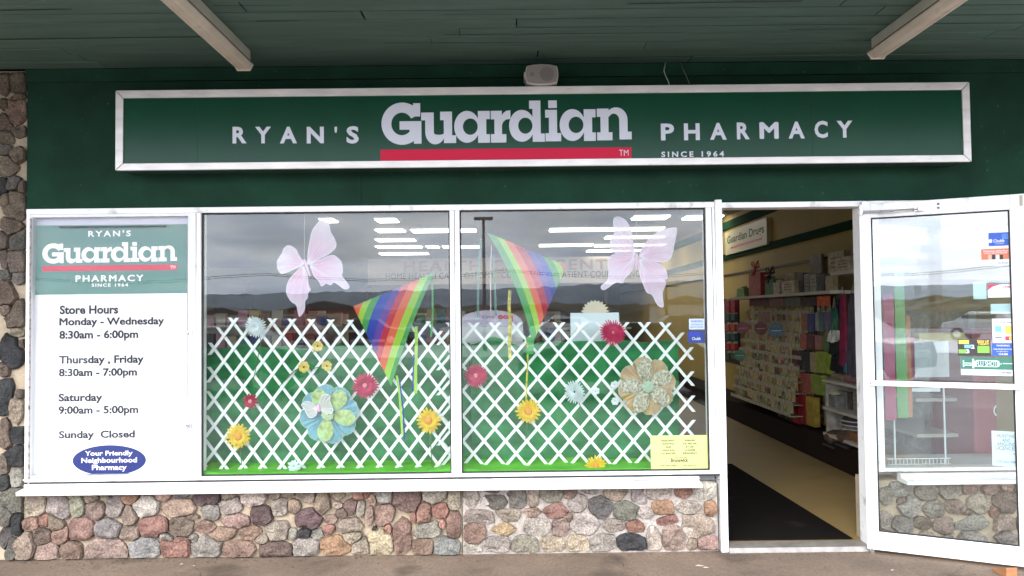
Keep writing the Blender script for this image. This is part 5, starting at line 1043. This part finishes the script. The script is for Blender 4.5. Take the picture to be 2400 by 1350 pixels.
for i, (a, b) in enumerate(((1922, 1950), (1950, 1984))):
    r = wrect(a, b, 1008, 1045, 2.95); cyb = (r[0]+r[1])/2; t = thing('slipper', ('left' if i == 0 else 'right')+' one of two brown furry slippers on the bottom shelf', 'slipper', (3.05, cyb, .33)); build('upper', MB().ball((3.06, cyb, (r[2]+r[3])/2), .12, (r[1]-r[0])/2, (r[3]-r[2])/2, 12, 8), mat('brown_fur', (.10,.055,.035), .95, linear=True, var=.6, vs=60, bump=.01, bs=90), t, smooth=True); build('sole', MB().box(2.96, 3.16, r[0]+.02, r[1]-.02, r[2]-.01, r[2]+.012), PCOL[9], t, bevel=.005)
item('tray', 'orange-brown tray at the right of the bottom shelf', 'tray', 1986, 2030, 1018, 1040, 3.0, .25, pc_(.22,.10,.03), zbase=.321)
for z_ in (zB-.02,): pass
# ---- things behind the window right of the entrance
def hang_strip(px0, px1, py0, py1, y, cc, label, name='hanging_banner'):
    r = pxrect(px0, px1, py0, py1, y); m = drape(r[0], r[1], r[2], r[3], y, .012, px0, 8, 10); return tag(build(name, m, mat('banner_'+label.split()[0], cc, .7, linear=True, transl=.3), smooth=True), label, 'banner')
hang_strip(2073, 2098, 690, 985, .18, (.60,.10,.22), 'pink paper streamer hanging behind the door window'); hang_strip(2100, 2124, 620, 980, .2, (.20,.50,.14), 'green paper streamer hanging behind the door window'); hang_strip(2125, 2136, 740, 978, .21, (.62,.22,.08), 'orange paper streamer hanging behind the door window'); hang_strip(2134, 2144, 790, 890, .23, (.50,.05,.14), 'dark pink curved streamer hanging behind the door window')
r = pxrect(2144, 2224, 800, 884, .2); tag(build('grey_poster', MB().box(r[0], r[1], .2, .204, r[2], r[3]), mat('grey_card', (.45,.47,.47), .5, linear=True)), 'plain pale grey poster behind the glass door', 'poster')
r = pxrect(2153, 2232, 780, 800, .22); tag(build('yellow_hat_box', MB().box(r[0], r[1]+.08, .21, .3, r[2], r[3]), mat('mustard_card', (.45,.36,.12), .5, linear=True), bevel=.01), 'mustard yellow box above the grey poster behind the glass door', 'box')
rk = thing('wire_rack', 'white wire rack with a basket at its foot behind the door window', 'wire rack', P(2155, 1090, .3)); r = pxrect(2096, 2214, 905, 1092, .3)
for x_ in (r[0], r[1]): build('upright', MB().tube([(x_, .3, .35), (x_, .3, r[3])], .006, 8), WHITE2, rk)
build('top_rod', MB().tube([(r[0], .3, r[3]-.01), (r[0]+.03, .3, r[3]+.02), (r[1]-.03, .3, r[3]+.02), (r[1], .3, r[3]-.01)], .006, 8), WHITE2, rk); build('name_plate', MB().box(r[0]+.11, r[1]-.03, .285, .29, r[3]-.035, r[3]-.01), WHITE2, rk)
m = MB()
for i in range(17): x_ = r[0]-.06+i*.024; m.tube([(x_, .26, r[2]-.01), (x_, .26, r[2]+.055)], .0022, 4)
m.tube([(r[0]-.07, .26, r[2]+.055), (r[1]+.01, .26, r[2]+.055)], .003, 5).tube([(r[0]-.07, .26, r[2]+.02), (r[1]+.01, .26, r[2]+.02)], .0025, 5); build('basket_wires', m, WHITE2, rk)
r = pxrect(2283, 2402, 900, 1092, .7); fr_ = thing('drinks_cooler', 'red drinks cooler with white script behind the glass door', 'cooler', ((r[0]+r[1])/2, .9, .03)); zc = Z(770, .7, 2330)
build('cabinet', MB().box(r[0], r[1]+.25, .7, 1.3, .03, zc), mat('cooler_red', (.30,.03,.04), .4, linear=True), fr_, bevel=.02); mb = MB(); tmesh(mb, 'Coca-Cola', plane_fn(.697), pxrect(2328,2440,948,976,.697), .02); build('lettering', mb, PW, fr_)
# ================================================================== BEYOND THE CAMERA (what the glass reflects)
def RX(px, d): return (px-1192)/F*d
HILL = mat('hazed_far_woods', (.27,.30,.33), .95, linear=True, var=.25, vs=.02); WOOD = mat('autumn_woods', (.085,.075,.045), .95, linear=True, var=.6, vs=.12, dirt=(.1,.5,(110,80,40),.5))  # distance haze is mixed into the pale grey-blue of the far ridge
def ridge(name, label, d, h0, seed, m_, dep, hv=.25, fr=.004, rough=1.5):
    m = MB(); vs = []; nx = 360
    for j, (dd, k) in enumerate(((0, 0), (dep*.35, .65), (dep, 1), (dep*1.6, .9))):
        for i in range(nx+1):
            x = -d*2.2+4.4*d*i/nx; h = h0*(1+hv*noise.noise((x*fr, seed, 0))*2)*k
            if k > .6: h += rough*noise.noise((x*.35, seed+j, 3))+rough*.7*noise.noise((x*.9, seed+j, 7))
            vs.append((x, -d-dd, -3.4+h))
    m.add(vs, [(j*(nx+1)+i, j*(nx+1)+i+1, (j+1)*(nx+1)+i+1, (j+1)*(nx+1)+i) for j in range(3) for i in range(nx)]); return tag(build(name, m, m_), label, kind='structure')
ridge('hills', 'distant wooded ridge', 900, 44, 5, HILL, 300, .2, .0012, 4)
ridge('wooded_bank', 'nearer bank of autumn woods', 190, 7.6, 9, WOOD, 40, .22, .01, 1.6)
HW = mat('white_clapboard', (.55,.53,.52), .7, linear=True); HRf = mat('dark_roof', (.14,.12,.11), .8, linear=True); HG = mat('dark_window', (.03,.035,.04), .2, linear=True)
wb = thing('white_building', 'long low white building with square windows across the lot', 'building', (0, -60, -3.36)); d0 = 60.0
build('wall', MB().box(RX(650,d0), RX(1680,d0), -d0-3, -d0+D, -3.36, -.72), HW, wb); build('roof', MB().box(RX(645,d0), RX(1690,d0), -d0-3.3, -d0+D+.3, -.72, -.56), HRf, wb)
for i in range(14): x_ = RX(700+i*70, d0); build('window', MB().box(x_, x_+.5, -d0+D, -d0+D+.03, -1.7, -.95), HG, wb)
def car(x, y, label, cm, sx=1):
    t = thing('parked_car', label, 'car', (x, y, -.16)); z = -.16
    pf = [(-2.2,.35),(-2.2,.72),(-2.05,.86),(-1.2,.95),(-.6,1.42),(.9,1.46),(1.6,1.0),(2.15,.92),(2.25,.6),(2.2,.35)]
    m = MB(); vs = []; n = len(pf)
    for s_, ins in ((-.85,0), (.85,0)):
        for p in pf: vs.append((x+p[0]*sx, y+s_*(.82 if p[1] > 1.2 else 1), z+p[1]))
    m.add(vs, [tuple(range(n)), tuple(range(2*n-1, n-1, -1))]+[((i+1) % n, i, n+i, n+(i+1) % n) for i in range(n)]); build('body', m, cm, t, bevel=.05)
    for s_ in (1, -1): build('side_window', MB().box(min(x-.45*sx, x+1.2*sx), max(x-.45*sx, x+1.2*sx), y+s_*.80, y+s_*.812, z+1.0, z+1.32), HG, t)
    for dx in (-1.4, 1.4):
        for s_ in (-1, 1): wh = build('wheel', MB().tube([(x+dx, y+s_*.66, z+.33), (x+dx, y+s_*.88, z+.33)], .33, 20), BLACK, t); build('rim', MB().tube([(x+dx, y+s_*.87, z+.33), (x+dx, y+s_*.895, z+.33)], .19, 14), CHROME, wh)
    return t
car(RX(500,15)-.9, -12.2, 'dark grey parked car reflected at the left of the left window', mat('car_grey', (.05,.05,.055), .25, .3, linear=True))
car(RX(1460,14)+.4, -10.6, 'dark green parked car reflected in the right window', mat('car_green', (.015,.03,.025), .25, .3, linear=True), -1)
car(RX(1300,40)+1, -37.5, 'white parked car reflected far across the lot', mat('car_white', (.6,.6,.6), .3, linear=True), -1)
lp = thing('street_lamp', 'tall grey street lamp reflected near the middle mullion', 'street lamp', (RX(1135,35), -30, -.16)); x_ = RX(1135,35)
build('pole', MB().tube([(x_, -30, -.16), (x_, -30, 5.6)], [.09, .06], 10), mat('lamp_grey', (.2,.2,.2), .5, .5, linear=True), lp, smooth=True); build('lamp_head', MB().box(x_-.42, x_+.42, -30.2, -29.8, 5.6, 5.72), mat('lamp_grey'), lp, bevel=.03)

rc = random.Random(12)
for i, (px_, d_, nm, cc) in enumerate(((560,43,'silver',(.45,.45,.46)), (700,44,'dark red',(.25,.02,.02)), (860,43,'black',(.02,.02,.02)), (1010,44,'pale blue',(.25,.32,.4)), (1130,42,'white',(.6,.6,.6)), (1590,43,'grey',(.2,.2,.2)))):
    car(RX(px_, d_), -d_+D, '%s parked car in the far row across the lot' % nm, mat('car_'+nm.replace(' ', '_'), cc, .3, .2, linear=True), rc.choice((1, -1)))
for px_, d_, h_ in ((1560, 66, 7.5),):
    p_ = thing('utility_pole', 'wooden utility pole with a crossarm beyond the parking lot', 'utility pole', (RX(px_, d_), -d_+D, -3.3)); x_ = RX(px_, d_); wp_ = mat('pole_wood', (.10,.08,.06), .9, linear=True)
    build('pole', MB().tube([(x_, -d_+D, -3.3), (x_+.1, -d_+D, h_-3.3)], [.17, .11], 8), wp_, p_); build('crossarm', MB().box(x_-.9, x_+1.1, -d_+D-.06, -d_+D+.06, h_-4.0, h_-3.87), wp_, p_)
wr_ = MB()
for k in range(2): wr_.tube([(x, -62+k*.3+abs(x)*.02, 5.0+k*.15-.7*math.cos((x % 21-10.5)/21*math.pi)) for x in range(-60, 61, 4)], .02, 4)
tag(build('overhead_wire', wr_, BLACK), 'sagging overhead wires beyond the parking lot', 'wire', kind='stuff')
for px_, d_, w_, h_, cc, nm in ((520,120,9,5,(.5,.47,.42),'cream'), (760,130,12,6,(.28,.12,.08),'brick red'), (1250,125,10,5,(.45,.46,.48),'grey'), (1610,118,9,6,(.55,.55,.52),'white')):
    x_ = RX(px_, d_); y_ = -d_+D; t = thing('house', '%s house with dark gabled roof beyond the lot' % nm, 'house', (x_, y_, -3.4)); build('wall', MB().box(x_-w_/2, x_+w_/2, y_-6, y_, -3.4, -3.4+h_), mat('house_'+nm.replace(' ', '_'), cc, .8, linear=True), t)
    build('roof', MB().prism([(x_-w_/2-.4, -3.4+h_), (x_+w_/2+.4, -3.4+h_), (x_, -3.4+h_+1.3)], y_-6.3, y_+.3), HRf, t)
    for k in range(3): build('window', MB().box(x_-w_*.35+k*w_*.3, x_-w_*.35+k*w_*.3+.9, y_, y_+.04, -3.4+h_*.5, -3.4+h_*.75), HG, t)
